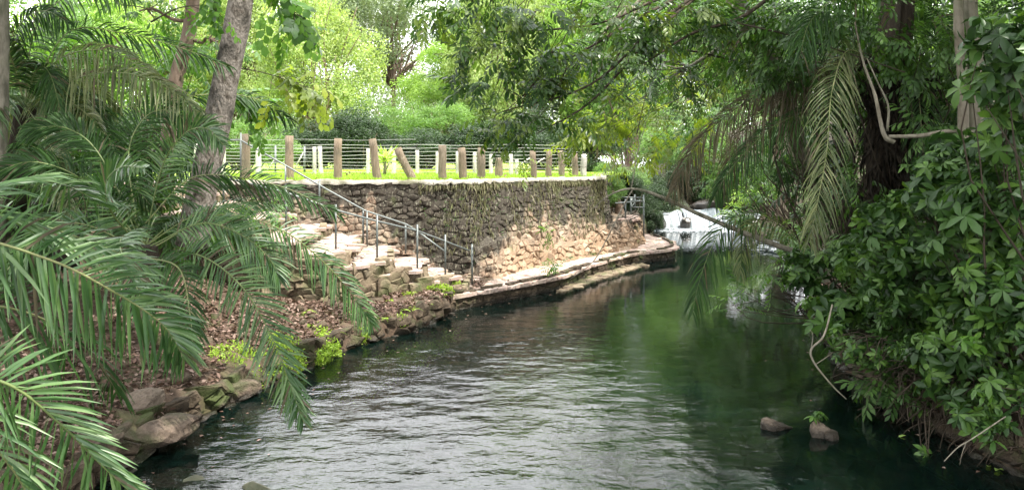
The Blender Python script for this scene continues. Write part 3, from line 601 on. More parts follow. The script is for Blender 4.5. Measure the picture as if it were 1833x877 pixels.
FERN_SPOTS = [(560, 583, 'on the stones above the waterline left of the steps'), (590, 600, 'hanging over the bank edge left of the steps'), (640, 560, 'at the foot of the side wall below the palm tip'), (690, 570, 'on the bank edge in front of the steps'), (735, 556, 'on the mossy rubble below the second step'), (770, 545, 'on the rubble edge below the third step'), (800, 528, 'beside the foot of the handrail, on the bank edge'), (712, 540, 'on the leaf covered ledge below the steps'), (655, 540, 'dark and broad against the side of the steps'), (375, 635, 'alone in the fallen leaves of the near bank'), (545, 560, 'between palm fronds on the rubble'), (610, 545, 'under the tip of the middle palm frond'), (830, 525, 'at the start of the walkway'), (450, 640, 'beside the long drooping frond')]
for k, (px, py, wh) in enumerate(FERN_SPOTS):
    yy = 13.6
    for _ in range(30):
        p = P(px, py, yy); g = float(bank_z(p[0], yy)); yy += (p[2] - g) * .9
        yy = min(15.4, max(8, yy))
    p = P(px, py, yy); p[2] = max(.3, float(bank_z(p[0], yy)))
    a = Acc(); fern_geom(a, p, random.uniform(.2, .34), 9); tag(a.build('fern', L_fern), 'bright green fern ' + wh if 'dark' not in wh else 'fern ' + wh, 'fern', 'ferns along the left bank')
# moss cushions / mixed ground cover and submerged weed
a = Acc(); N = 3600; yy = rng.uniform(9.8, 15.4, N); d = rng.random(N)**2 * .7 - .10; xx = edge_x(yy) - d; k = fnoise(yy * 3, xx, 2, 6) > .08
p = np.stack([xx, yy, bank_z(xx, yy) + .05 - (d < .05) * .2 * rng.random(N)], -1)[k]; a.scatter(PUFF[0], p, frames(rdir(len(p)), A(0, 0, 1) + 0 * p), .05 + .07 * rng.random(len(p))); a.build('bank_moss', L_fern, None, 'stuff')
a = Acc(); N = 900; t_ = rng.random(N); yy = 10.6 + t_ * 3.6; xx = edge_x(yy) + .55 + rng.normal(size=N) * .18 - .15 * t_; k = fnoise(yy * 2.5, xx, 2, 16) > -.1
p = np.stack([xx + .2, yy, -.16 - .2 * rng.random(N)], -1)[k]; a.scatter(PUFF[1], p, frames(rdir(len(p)), A(0, 0, 1) + 0 * p), .08 + .08 * rng.random(len(p))); a.build('water_weed', L_fern, None, 'stuff')
# grass
a = Acc(); N = 42000; yy = 17.4 + rng.random(N)**1.3 * 9; xx = rng.uniform(-8.5, 4, N); wy = np.interp(xx, [p_[0] for p_ in WTOP[:11]], [p_[1] for p_ in WTOP[:11]]); k = yy > wy + .12
xx, yy = xx[k], yy[k]; p = np.stack([xx, yy, terr_z(xx) - .03], -1); n_ = len(p)
a.scatter(kite(1, .09), p, frames(A(0, 0, 1) + rng.normal(size=(n_, 3)) * .35, rdir(n_)), .05 + .09 * rng.random(n_)); a.build('grass', L_grass, None, 'stuff')
# ------------------------------------------------------------------ posts, fence, handrails
def post_mesh(r, h, mat, chip=.06):
    a = Acc(); n = 7; pts = np.stack([np.zeros(n), np.zeros(n), np.linspace(-.15, h, n)], -1); pts[:, :2] += rng.normal(size=(n, 2)) * r * .06
    tube(a, pts, np.linspace(r * 1.06, r * .95, n) , 12, rough=chip, rnd=random.random()); return a.mesh('post', [mat])
BP = [(440, 240, 318, 18.2, 0, 'tall thick brown round post behind the bend of the upper handrail'), (518, 243, 320, 18.2, 0, 'brown round post second from the left, near the wall top'), (605, 248, 322, 18.0, 0, 'straight brown round post standing alone mid left on the grass'),
      (676, 248, 323, 18.0, 7, 'brown post tilting slightly left, just in front of the spiky yucca'), (731, 259, 322, 18.1, 26, 'brown post leaning strongly over to the left'), (792, 260, 323, 18.0, 0, 'short dark brown post right of the strongly leaning one'),
      (829, 265, 323, 18.2, 3, 'brown post close to the wall edge under the hanging leaves'), (861, 265, 321, 18.8, -1, 'brown post just left of the lowest hanging leaf spray'), (893, 283, 317, 20.2, 0, 'short stubby brown post half behind the hanging leaves'),
      (956, 270, 318, 20.2, 3, 'pale weathered post braced by a slanting wire on its left'), (982, 269, 316, 20.8, -1, 'reddish brown post right of the weathered braced one'), (1006, 270, 315, 21.6, 3, 'grey weathered post third from the right end of the row'),
      (1030, 275, 314, 22.2, 2, 'grey weathered post second from the right end, touching its neighbour'), (1044, 276, 314, 22.3, -2, 'whitish weathered post at the far right end of the wall top')]
for px, y0, y1, Yp, lean, lb in BP:
    g = P(px, y1, Yp); g[2] = float(terr_z(g[0])) - .03; top = EYE - (y0 - HY) / F * Yp; h = top - g[2]; mt = M_post if px < 950 or px == 982 else M_postw if px > 1040 else M_post
    o = link('wooden_post', post_mesh(7.4 * Yp / F if px < 900 else 5.6 * Yp / F, h, mt)); 
    if lean > 20: g[0] += .12
    o.location = g; o.rotation_euler = (0, math.radians(-lean), random.random() if False else 0); tag(o, lb, 'post', 'brown posts along the wall top')
fence = thing('wire_fence', 'wire fence on white posts across the grass behind the brown posts', 'fence', (-2, 22.6, 2.5))
for px, y0, wpx, th in [(352, 258, 9, 0), (399, 258, 10, 0), (463, 259, 10, 0), (563, 263, 7, 0), (575, 262, 8, -3), (659, 266, 7, 0), (705, 268, 8, 0), (747, 269, 7, 0), (783, 271, 7, 0), (820, 271, 8, 0), (850, 272, 7, 0), (879, 276, 7, 0), (915, 276, 8, 0), (925, 285, 7, 0), (1028, 276, 7, 0)]:
    Yp = 22.6; g = P(px, 308, Yp); g[2] = terr_z(g[0]) - .03; h = EYE - (y0 - HY) / F * Yp - g[2]
    o = link('post', post_mesh(wpx / 2 * Yp / F, h, M_postw), fence); o.matrix_parent_inverse = Matrix(); o.location = Vector(g) - fence.location; o.rotation_euler = (0, math.radians(th), 0)
for px, y0 in [(493, 261), (545, 262)]:
    Yp = 22.7; g = P(px, 308, Yp); a = Acc(); tube(a, [A(g[0], Yp, 2.4), A(g[0], Yp, EYE - (y0 - HY) / F * Yp)], .035, 8); a.build('metal_post', M_pipe, fence)
for (x0, y0), (x1, y1) in [((545, 270), (525, 306)), ((493, 284), (478, 306)), ((935, 308), (975, 283)), ((915, 306), (953, 280))]:
    a = Acc(); tube(a, [P(x0, y0, 22.7), P(x1, y1, 22.7)], .022, 6); a.build('brace', M_postw, fence)
for k in range(9):
    z = 2.62 + k * .105; a = Acc(); xs_ = np.linspace(-9.8, 2.2, 40); tube(a, np.stack([xs_, 22.55 + 0 * xs_, z + .012 * np.sin(xs_ * 2.3 + k) + rng.normal(size=40) * .004], -1), .0055, 4); a.build('wire', M_wire, fence)
for k in range(2):
    a = Acc(); xs_ = np.linspace(-6.7, -2.4, 20); tube(a, np.stack([xs_, 18.25 + 0 * xs_, 3.34 + .2 * k + .012 * np.sin(xs_ * 2.3 + k)], -1), .004, 4); a.build('top_wire', M_wire, fence)
# yucca
yb = P(688, 312, 21.2); yb[2] = 2.5; yu = thing('yucca', 'spiky bright green yucca behind the slightly tilted brown post', 'yucca', yb)
a = Acc(); tube(a, [yb, yb + A(.02, 0, .3), yb + A(-.03, 0, .55)], .05, 7, rough=.2); tube(a, [yb + A(.02, 0, .2), yb + A(.16, 0, .45)], .03, 7); a.build('trunk', M_barkp, yu)
for k in range(70):
    d_ = nrm(rng.normal(size=3) * A(1, 1, .6) + A(0, 0, .75)); L = random.uniform(.35, .62); a = Acc(); st = yb + A(random.uniform(-.08, .1), random.uniform(-.06, .06), random.uniform(.42, .62))
    wv = nrm(np.cross(d_, rng.normal(size=3))) * .022; q = [st, st + d_ * L * .5, st + d_ * L + A(0, 0, -.06 * L)]
    a.add([q[0] - wv * .7, q[0] + wv * .7, q[1] - wv, q[1] + wv, q[2]], [(0, 1, 3), (0, 3, 2), (2, 3, 4)], random.random()); a.build('leaf', L_yucca, yu)
def railing(name, label, posts, rails, rp=.021, rr=.019, mat=M_pipe):
    r = thing(name, label, 'handrail', posts[0][0])
    for b_, t_ in posts: a = Acc(); tube(a, [b_, t_], rp, 8); a.build('post', mat, r)
    for pts in rails: a = Acc(); tube(a, pts, rr, 8); a.build('rail', mat, r)
def PP(px, y0, y1, Y): return (P(px, y1, Y) - A(0, 0, .05), P(px, y0, Y))
railing('pipe_handrail', 'grey pipe handrail on five posts down the water side of the steps', [PP(845, 437, 508, 15.7), PP(797, 420, 495, 15.5), PP(747, 402, 480, 15.0), PP(675, 385, 466, 14.4), PP(601, 366, 448, 14.0), PP(512, 335, 425, 13.7), PP(400, 312, 372, 13.5)],
        [[P(841, 449, 15.7), P(797, 432, 15.5), P(746, 413, 15.0), P(674, 396, 14.4), P(604, 377, 14.0), P(512, 345, 13.7), P(400, 318, 13.5)]])
railing('pipe_handrail', 'galvanised pipe handrail climbing along the wall behind the steps and bending level at the top', [PP(657, 379, 437, 16.2), PP(726, 401, 450, 16.3), PP(572, 322, 380, 16.2), PP(511, 296, 350, 16.2), PP(431, 238, 318, 16.2), PP(650, 376, 440, 16.25)],
        [[P(395, 251, 16.2), P(430, 251, 16.2), P(512, 297, 16.2), P(588, 341, 16.2), P(653, 377, 16.2), P(728, 402, 16.2), P(747, 414, 16.1), P(795, 449, 15.7)]])
railing('pipe_railing', 'small pale metal railing on the low wall beside the waterfall pool', [(A(3.6, 23.2, 1.0), A(3.6, 23.2, 1.75)), (A(4.0, 24.6, 1.0), A(4.0, 24.6, 1.7)), (A(4.28, 23.75, .3), A(4.28, 23.75, 1.86)), (A(4.5, 26.8, 1.0), A(4.5, 26.8, 1.7)), (A(3.4, 25.5, 1.0), A(3.4, 25.5, 1.7))],
        [[A(3.2, 22.7, 1.66), A(4.28, 23.75, 1.66)], [A(3.0, 25.6, 1.7), A(4.6, 25.4, 1.66)], [A(4.28, 23.75, 1.66), A(4.0, 24.6, 1.62), A(4.5, 26.8, 1.62)], [A(4.28, 23.75, 1.45), A(4.0, 24.6, 1.4), A(4.5, 26.8, 1.4)]], .028, .02)
# ------------------------------------------------------------------ waterfall
mw, t, out = newmat('white_water'); g = noise(t, 1, 4, sc3=(9, 2, .7)); c = ramp(t, [(.32, (.16, .19, .2)), (.5, (.26, .29, .31)), (.66, (.46, .48, .50))], g); bsdf(t, out, c, .35, noise(t, 1, 5, sc3=(14, 5, 1.2)), .05, .8, .5)
wfall = thing('waterfall', 'low white waterfall tumbling over dark rocks into the far end of the pool', 'waterfall', (8, 31, 0))
a = Acc(); prof = [(0, 31.8, .95), (.12, 31.5, .94), (.25, 31.28, .85), (.45, 31.08, .6), (.7, 30.95, .3), (1, 30.85, -.03)]
for k in range(230):
    xk = 6.2 + 4.6 * (k + random.random()) / 230
    if 7.12 < xk < 7.32 and random.random() < .85 or (8.9 < xk < 9.0) or float(fnoise(A(xk * 3), A(1.), 2, 8)[0]) > 1.1: continue
    hs = 1 if xk < 9.8 else .8; lipz = (.50 + .27 * min(1, (xk - 6.2) / 1.1) + .05 * float(fnoise(A(xk * 2), A(0.), 2, 3)[0])); wk = random.uniform(.03, .09); off = random.uniform(-.12, .10) + .12 * math.sin(xk * 3.1); V = []; dx = random.uniform(-.03, .03)
    for t_, y_, z_ in prof: V += [(xk - wk + dx * t_, y_ + off, z_ * lipz / .95 * hs), (xk + dx * t_, y_ + off - .04, z_ * lipz / .95 * hs + .02), (xk + wk + dx * t_, y_ + off, z_ * lipz / .95 * hs)]
    T = []
    for i in range(5):
        for j in range(2): b_ = i * 3 + j; T += [(b_, b_ + 1, b_ + 4), (b_, b_ + 4, b_ + 3)]
    a.add(V, T, random.random())
a.build('falling_water', mw, wfall, smooth=True)
a = Acc(); N = 2200; xx = rng.uniform(5.6, 11, N); yy = 30.85 - np.abs(rng.normal(size=N)) * .55 * (1 + .5 * np.sin(xx * 3)); V, T, _ = STONES[6]
a.scatter((V * A(1, 1, .35), T, _), np.stack([xx, yy, .01 + .05 * rng.random(N) * (yy > 30.5)], -1), frames(rdir(N) * A(1, .3, 0), A(0, 0, 1) + np.zeros((N, 3))), .03 + .12 * rng.random(N) * (yy > 29.8)); a.build('foam', mw, wfall, 'stuff')
prism('rock_ledge', [(5.6, 31.35), (11.5, 31.35), (11.5, 33.5), (5.6, 33.5)], -1, .58, M_rockwet, wfall)
a = Acc(); N = 260; yy = 24 + rng.random(N) * 7; xx = rng.uniform(4.5, 9, N)
a.scatter((V * A(1, .6, .2), T, _), np.stack([xx, yy, 0 * xx + .003], -1), frames(rdir(N) * A(1, .3, 0), A(0, 0, 1) + np.zeros((N, 3))), .02 + .04 * rng.random(N)); a.build('drifting_foam', mw, None, 'stuff')
rap = thing('small_rapid', 'small white rapid between rocks behind the hanging branches right of the waterfall', 'rapid', P(1400, 440, 26)); a = Acc(); N = 500; c0 = P(1405, 448, 24.5)
a.scatter((V * A(1.4, 1, .4), T, _), c0 + rng.normal(size=(N, 3)) * A(.45, .5, .12) , frames(rdir(N) * A(1, .3, 0), A(0, 0, 1) + np.zeros((N, 3))), .05 + .12 * rng.random(N)); a.build('white_water', mw, rap, 'stuff')
a = Acc(); N = 900; yy = 17.4 + rng.random(N)**1.2 * 6; xx = rng.uniform(-8.5, 2.4, N); wy = np.interp(xx, [p_[0] for p_ in WTOP[:11]], [p_[1] for p_ in WTOP[:11]]); k = yy > wy + .1; xx, yy = xx[k], yy[k]
a.scatter(kite(1, .6), np.stack([xx, yy, terr_z(xx) + .02 * rng.random(len(xx))], -1), frames(rdir(len(xx)) * A(1, 1, .5), A(0, 0, 1) + rng.normal(size=(len(xx), 3)) * .5), .05 + .07 * rng.random(len(xx))); a.build('leaves_on_grass', L_lit, None, 'stuff')
rbk = thing('rubble_bank_edge', 'brown clay and stone edge of the right bank under the root tangle', 'rubble edging', (5, 8, 0))
yy = np.arange(4.0, 15, .35); ex = redge_x(yy); jx = rng.normal(size=len(yy)) * .05
f_ = [A(a_ - .16 + b_, c_, -.3) for a_, b_, c_ in zip(ex, jx, yy)][::-1]; t_e = [A(a_ + .16 + b_, c_, .30 + random.uniform(-.07, .08)) for a_, b_, c_ in zip(ex, jx, yy)][::-1]
a = Acc(); ruled(a, f_, t_e, 120, 8, .03); a.build('clay_face', M_soil, rbk); S_, W_, H_ = ruled_S(f_, t_e); lay_cells(S_, W_, H_, .3, .18, M_bankr, rbk, proud=.06, rough=.06, limit=200)
# ------------------------------------------------------------------ palms
def frond(parent, ctrl, normal, Lm, n=60, droop=.5, wd=.018, mat=L_palm, individual=False, a0=1.15, a1=.45, lift=.15, rach=.008, name='frond', t0=.12, jit=.12, sides=(1, -1), kink=0.):
    pts = catmull(ctrl, 40); T_ = nrm(np.gradient(pts, axis=0)); fr_ = thing_part(name, parent); acc = Acc(); normal = nrm(A(*normal))
    a = Acc(); tube(a, pts, [rach, rach * .8, rach * .25], 6); a.build('stem', M_rach if mat is not L_dead else M_twig, fr_)
    for i in range(n):
        t = t0 + (1 - t0) * (i + .5) / n
        for s in sides:
            tt_ = min(.999, t + random.uniform(-.4, .4) / n); f = tt_ * 39; k = int(f); p = pts[k] + (pts[min(39, k + 1)] - pts[k]) * (f - k); T0 = T_[k]; S = nrm(np.cross(T0, normal)) * s
            al = a0 + (a1 - a0) * t + random.gauss(0, jit); L = Lm * (math.sin(math.pi * (.18 + .74 * t))**.8) * random.uniform(.82, 1.08)
            d_ = nrm(T0 * math.cos(al) + S * math.sin(al) + normal * (lift + random.gauss(0, jit)))
            q = [p, p + d_ * L * .35 + A(0, 0, -droop * L * .08), p + d_ * L * .7 + A(0, 0, -droop * L * .36), p + d_ * L + A(0, 0, -droop * L * .85)]
            wv = nrm(np.cross(d_, normal + rng.normal(size=3) * .35)); ws = [wd * .5, wd, wd * .8, .001]
            V = []
            for qq, w_ in zip(q, ws): V += [qq - wv * w_, qq + wv * w_]
            # V-fold: a crease line through the middle
            V = V + [q[1] - normal * wd * .6, q[2] - normal * wd * .5]
            Tt = [(0, 1, 8), (0, 8, 2), (1, 3, 8), (2, 8, 9), (2, 9, 4), (8, 3, 5), (8, 5, 9), (4, 9, 6), (9, 5, 6)]
            dd_ = random.random() < .05
            if random.random() < .04: continue
            if individual: b = Acc(); b.add(V, Tt, random.random()); b.build('leaflet', L_dead if dd_ else mat, fr_)
            else: acc.add(V, Tt, random.random(), int(dd_))
    if not individual: acc.build('leaflets', [mat, L_dead], fr_, 'stuff')
    return fr_
def thing_part(name, parent):
    o = bpy.data.objects.new(name, None); COL.objects.link(o); o.parent = parent; o.matrix_parent_inverse = Matrix.Translation(parent.location).inverted(); o.empty_display_size = .05
    return o
def pl(*q): return [P(*k) for k in q]
CAM = A(0, -1, .25)
pa = thing('palm', 'near left palm whose big feathery fronds arch in over the leaf litter', 'palm', P(-330, 760, 3.4))
frond(pa, pl((-260, 520, 3.2), (-80, 430, 3.3), (80, 462, 3.5), (200, 520, 3.7), (290, 580, 3.9), (330, 640, 4.0)), (-.15, -1, .55), .35, 84, .35, .0105, individual=True, a0=1.25, a1=.5)
frond(pa, pl((-240, 680, 2.7), (-90, 668, 2.8), (20, 690, 2.9), (110, 760, 3.0), (180, 830, 3.1), (260, 905, 3.2)), (-.25, -1, .5), .27, 64, .2, .0075, L_palm, True, a0=1.2, a1=.35)
frond(pa, pl((-260, 560, 3.0), (-120, 400, 3.2), (10, 330, 3.6), (110, 330, 4.2), (190, 370, 4.6)), (-.2, -.8, .6), .34, 44, .4, .010, a0=1.0)
frond(pa, pl((-260, 480, 3.4), (-60, 380, 3.6), (60, 400, 3.9), (180, 440, 4.2), (270, 480, 4.4)), (.1, -.7, .8), .36, 40, .25, .010, a0=.9)
frond(pa, pl((-260, 900, 2.7), (-120, 720, 2.8), (-30, 780, 2.9), (30, 850, 3.0), (70, 930, 3.1)), CAM, .30, 40, .4, .008)
frond(pa, pl((-300, 520, 3.6), (-90, 540, 3.6), (50, 560, 3.8), (150, 620, 4.2), (210, 700, 4.5)), (-.1, -1, .8), .4, 40, .7, .009, L_palmd)
pb = thing('palm', 'spreading palm on the left bank with fronds drooping to the water and over the steps', 'palm', P(270, 520, 7.6))
C0 = (255, 455)
for ctrl, nr, Lm, n, dr, wd, mt in [
    (((270, 470, 7.4), (350, 455, 7.0), (430, 510, 6.7), (485, 600, 6.6), (520, 690, 6.6), (543, 755, 6.6)), (-.1, -1, .5), .50, 62, .25, .013, L_palm),
    (((280, 440, 7.6), (390, 385, 7.7), (500, 410, 8.0), (580, 470, 8.3), (640, 540, 8.5), (665, 580, 8.6)), (0, -1, .7), .46, 56, .6, .013, L_palm),
    (((260, 400, 8.0), (340, 320, 8.3), (430, 318, 8.7), (520, 340, 9.0), (610, 385, 9.2)), (0, -1, .6), .50, 50, .55, .014, L_palmd),
    (((270, 440, 7.4), (360, 400, 7.4), (430, 420, 7.5), (480, 460, 7.6), (500, 500, 7.6)), (0, -1, .7), .50, 50, .5, .012, L_palm),
    (((250, 440, 7.0), (200, 380, 6.6), (190, 330, 6.2), (215, 300, 5.8), (260, 300, 5.4)), (.2, -1, .4), .42, 40, .3, .012, L_palm),
    (((260, 450, 7.0), (230, 420, 6.4), (215, 440, 5.8), (240, 500, 5.4), (260, 560, 5.2)), (.1, -1, .6), .45, 46, .4, .012, L_palm),
    (((250, 430, 7.6), (160, 330, 7.4), (60, 290, 7.2), (-30, 320, 7.0)), (0, -1, .6), .55, 46, .6, .013, L_palmd),
    (((260, 430, 7.8), (290, 300, 7.8), (330, 240, 7.6), (370, 230, 7.4), (400, 260, 7.2)), (.3, -1, .3), .50, 60, .4, .010, L_palm),
    (((250, 430, 8.0), (230, 280, 8.2), (260, 210, 8.3), (310, 200, 8.3), (350, 240, 8.2)), (.2, -1, .3), .55, 56, .5, .011, L_palmd),
    (((260, 460, 7.3), (320, 480, 6.9), (340, 560, 6.6), (345, 620, 6.5)), (0, -1, .6), .42, 40, .5, .012, L_palmd),
    (((240, 440, 7.4), (140, 400, 7.0), (60, 430, 6.6), (0, 500, 6.3)), (0, -1, .7), .5, 44, .6, .012, L_palm),
    (((250, 430, 7.6), (180, 280, 7.6), (120, 230, 7.6), (50, 230, 7.5)), (0, -1, .4), .55, 50, .6, .012, L_palmd)]:
    frond(pb, pl(*ctrl), nr, Lm * .74, int(n * 1.5), dr * .8, wd * .8, mt)
a = Acc(); tube(a, [P(250, 560, 7.7), P(258, 500, 7.7), P(262, 440, 7.7)], [.17, .15, .10], 10, rough=.5); a.build('trunk', M_fib, pb)
pc = thing('palm', 'taller palm at the left edge behind, with pale drooping fronds high among the trees', 'palm', P(30, 420, 9.5))
a = Acc(); tube(a, [P(20, 430, 9.5), P(30, 300, 9.5), P(45, 190, 9.5)], [.17, .14, .12], 10, rough=.5); a.build('trunk', M_fib, pc)
for ctrl, nr, Lm, n, dr, wd, mt in [
    (((45, 190, 9.5), (100, 110, 9.2), (180, 90, 8.9), (250, 120, 8.6), (310, 170, 8.4)), (0, -1, .6), .6, 46, .8, .014, L_palmy),
    (((45, 190, 9.5), (110, 150, 9.0), (200, 130, 8.6), (290, 150, 8.2), (370, 215, 8.0)), (0, -1, .7), .6, 52, .9, .013, L_palmy),
    (((45, 190, 9.5), (120, 60, 9.8), (220, 60, 10), (320, 85, 10.2), (410, 120, 10.3)), (0, -1, .6), .6, 46, .7, .015, L_palmd),
    (((45, 190, 9.5), (60, 60, 9.3), (110, 0, 9), (180, -20, 8.8), (240, 0, 8.6)), (0, -1, .3), .6, 40, .6, .015, L_palm),
    (((45, 190, 9.5), (20, 100, 9.3), (40, 40, 9), (80, 20, 8.8), (120, 40, 8.6)), (0, -1, .3), .6, 40, .8, .015, L_palmd),
    (((45, 190, 9.5), (130, 190, 9.2), (190, 240, 9), (220, 320, 8.8)), (0, -1, .7), .5, 46, .9, .013, L_palmd),
    (((45, 190, 9.5), (80, 240, 9.0), (110, 310, 8.7), (130, 390, 8.5)), (0, -1, .6), .5, 40, .8, .015, L_palmy),
    (((45, 190, 9.5), (-10, 160, 9.2), (-60, 180, 9), (-100, 250, 9)), (0, -1, .6), .5, 40, .8, .014, L_palm),
    (((45, 190, 9.5), (250, 190, 10.8), (360, 170, 11.4), (450, 175, 11.8), (520, 215, 12)), (0, -1, .6), .65, 46, .7, .016, L_palmd)]:
    frond(pc, pl(*ctrl), nr, Lm * .72, int(n * 1.5), dr, wd * .8, mt)
def rand_frond(parent, base, az, el, L, Lm, mat, n=60, sag=.9, wd=.009):
    d_ = A(math.sin(az) * math.cos(el), math.cos(az) * math.cos(el), math.sin(el)); pts = [base + d_ * L * t - A(0, 0, sag * L * t * t * .55) for t in (0, .25, .5, .75, 1)]
    side_ = np.cross(d_, A(0, 0, 1)); frond(parent, pts, np.cross(side_, d_) + rng.normal(size=3) * .25, Lm, n, .7, wd, mat)
for k in range(7): rand_frond(pb, P(262, 440, 7.8), random.uniform(2.8, 7.2), random.uniform(.35, 1.25), random.uniform(1.2, 2.0), .33, random.choice([L_palm, L_palmd, L_palmd]), sag=random.uniform(.7, 1.5))
for k in range(16): rand_frond(pc, P(45, 190, 9.5), random.uniform(0, 6.28), random.uniform(.1, 1.2), random.uniform(1.5, 2.4), .42, random.choice([L_palm, L_palmd, L_palmy]), sag=random.uniform(.8, 1.6), wd=.011)
pf = thing('palm', 'low dark palm between the near and the high palm at the left', 'palm', P(120, 480, 9.0))
a = Acc(); tube(a, [P(118, 480, 9.0), P(125, 400, 9.0), P(130, 350, 9.0)], [.15, .13, .1], 10, rough=.5); a.build('trunk', M_fib, pf)
for k in range(11): rand_frond(pf, P(130, 345, 9.0), random.uniform(0, 6.28), random.uniform(.2, 1.3), random.uniform(1.3, 2.1), .38, random.choice([L_palm, L_palmd, L_palmd]), sag=random.uniform(.7, 1.5))
# ------------------------------------------------------------------ foliage machinery
def clump_pts(c, r, n, nsub=7, seedless=True):
    """n points in sub-clumps spread over an ellipsoid; returns points and outward directions"""
    c = A(*c); r = A(*r) if np.ndim(r) else A(r, r, r); subs = rdir(nsub) * (rng.random((nsub, 1))**.45) * .8; k = rng.integers(0, nsub, n)
    q = subs[k] + rdir(n) * (rng.random((n, 1))**.5) * (.28 + .18 * rng.random((nsub, 1)))[k]
    return c + q * r, nrm(q + 1e-3), c + subs * r
def foliage(acc, c, r, n, tpl, size, nsub=7, up=.6, mat=None):
    p, o, subs = clump_pts(c, r, n, nsub); sz = size * (.5 + .9 * rng.random(n))
    if tpl is WHORL: M = frames(rdir(n), o * .7 + A(0, 0, up) + rng.normal(size=(n, 3)) * .4)
    else: M = frames(o * A(1, 1, .5) + rng.normal(size=(n, 3)) * .45 - A(0, 0, .15), A(0, 0, 1) + rng.normal(size=(n, 3)) * .35)
    acc.scatter(tpl, p, M, sz, mat); return subs
def stems(acc, base, subs, r0, amp=.12, mat=0):
    for s in subs: tube(acc, catmull(jitter_line(A(*base), s, 4, np.linalg.norm(s - base) * amp * .5), 9), [r0, r0 * .6, r0 * .2], 5, mat=mat)
def shrub(label, base, clumps, leaf, tpl=WHORL, size=.17, stem=.018, bark=M_twig, indiv=0, group=None, name='shrub', cat='shrub'):
    t_ = thing(name, label, cat, base, group); a = Acc(); b = Acc(); cand = []
    for c, r, n in clumps:
        ss = foliage(a, c, r, n, tpl, size); stems(b, A(*base), ss[:5], stem)
        if indiv:
            m_ = max(3, int(indiv / len(clumps) / 6)); p, o, _s = clump_pts(c, r, 60); near_ = np.argsort(p[:, 1] - .3 * rng.random(60))[:m_]
            for k in near_:
                ax = nrm(o[k] * .6 + A(0, -.25, .7) + rng.normal(size=3) * .2); Mw = frames(rdir(1), ax[None])[0]; s_ = size * random.uniform(.9, 1.3)
                for R, ls in WHORL_MATS: cand.append((p[k], Mw @ R, s_ * ls))
    a.build('foliage', leaf, t_, 'stuff'); b.build('branches', bark, t_, 'stuff')
    if indiv:
        me = leaf_mesh(leaf); pi = Vector([float(v) for v in base])
        for p, M_, s_ in cand:
            o = bpy.data.objects.new('leaf', me); COL.objects.link(o); o.parent = t_
            mm = Matrix([[float(M_[i][j] * s_) for j in range(3)] for i in range(3)]).to_4x4(); mm.translation = Vector(p) - pi; o.matrix_basis = mm
    return t_
_lm = {}
def leaf_mesh(mat):
    if mat.name not in _lm: a = Acc(); V, T, _ = leaf_tpl(); a.add(V, T); _lm[mat.name] = a.mesh('leaf', [mat], True)
    return _lm[mat.name]
def tree(label, base, trunk, r0, clumps, leaf, tpl, size, bark=M_barkd, limbr=.05, group=None, name='tree', cat='tree', extra=None, top=None):
    t_ = thing(name, label, cat, base, group); a = Acc(); tr = catmull(trunk, 26); tube(a, tr, r0 if isinstance(r0, (list, tuple)) else [r0 * 1.25, r0, r0 * .8, r0 * .45], 14, rough=.10); a.build('trunk', bark, t_, smooth=True)
    c_ = Acc(); l_ = Acc(); nl = 0
    for c, r, n in clumps:
        ss = foliage(c_, c, r, n, tpl, size, nsub=9); c = A(*c)
        at_ = tr[np.argmin(np.linalg.norm(tr - c, axis=1) + np.where(np.arange(26) < 8, 5, 0))]; mid = catmull(jitter_line(at_, c, 4, .06 * np.linalg.norm(c - at_)), 10)
        l = Acc(); tube(l, mid, [limbr, limbr * .7, limbr * .35], 7); l.build('limb', bark, t_, smooth=True)
        stems(l_, mid[-3], ss, limbr * .35)
    c_.build('leaves', leaf, t_, 'stuff'); l_.build('twigs', bark, t_, 'stuff'); return t_
# ------------------------------------------------------------------ background trees (crown meshes reused between alike trees)
_crowns = {}
def crown_mesh(leaf, kind, n, size, seed_sub):
    key = (leaf.name, kind)
    if key not in _crowns:
        a = Acc(); b = Acc(); subs = rdir(seed_sub) * (rng.random((seed_sub, 1))**.35) * .85; subs[:, 2] *= .9
        k = rng.integers(0, seed_sub, n); q = subs[k] + rdir(n) * (rng.random((n, 1))**.45) * (.20 + .16 * rng.random((seed_sub, 1)))[k]
        for j in range(4):
            m_ = (np.arange(n) % 4) == j; a.scatter(PUFF[j], q[m_], frames(rdir(m_.sum()), nrm(q[m_]) + A(0, 0, .5)), size * (.7 + .6 * rng.random(m_.sum())))
        for s in subs: tube(b, catmull(jitter_line(A(0, 0, -1.0), s, 4, .07), 8), [.014, .010, .004], 5)
        _crowns[key] = (a.mesh('leaves', [leaf]), b.mesh('limbs', [M_barkd]))
    return _crowns[key]
def far_tree(label, px, py, Y, rx, rz, leaf, kind=0, n=4400, size=.075, base_z=None, cat='tree', name='tree', tr=.14, rot=None, nsub=30, group='trees beyond the terrace', bark=M_barkd):
    c = P(px, py, Y); bz = base_z if base_z is not None else 2.45; t_ = thing(name, label, cat, (c[0], c[1], bz), group)
    cm_, lm_ = crown_mesh(leaf, kind, n, size, nsub)
    for nm, me in (('leaves', cm_), ('limbs', lm_)):
        o = bpy.data.objects.new(nm, me); COL.objects.link(o); o.parent = t_; o.location = (0, 0, float(c[2] - bz)); o.scale = (rx, rx, rz); o.rotation_euler = (0, 0, random.uniform(0, 6.28) if rot is None else rot); o['kind'] = 'stuff'
    if c[2] - rz * .8 > bz + .2:
        a = Acc(); tube(a, catmull([A(c[0] + random.uniform(-.4, .4), c[1], bz - .2), A(c[0] + random.uniform(-.3, .3), c[1], (bz + c[2]) / 2), A(c[0], c[1], c[2])], 12), [tr * 1.3, tr, tr * .5], 9, rough=.12); a.build('trunk', bark, t_)
    return t_
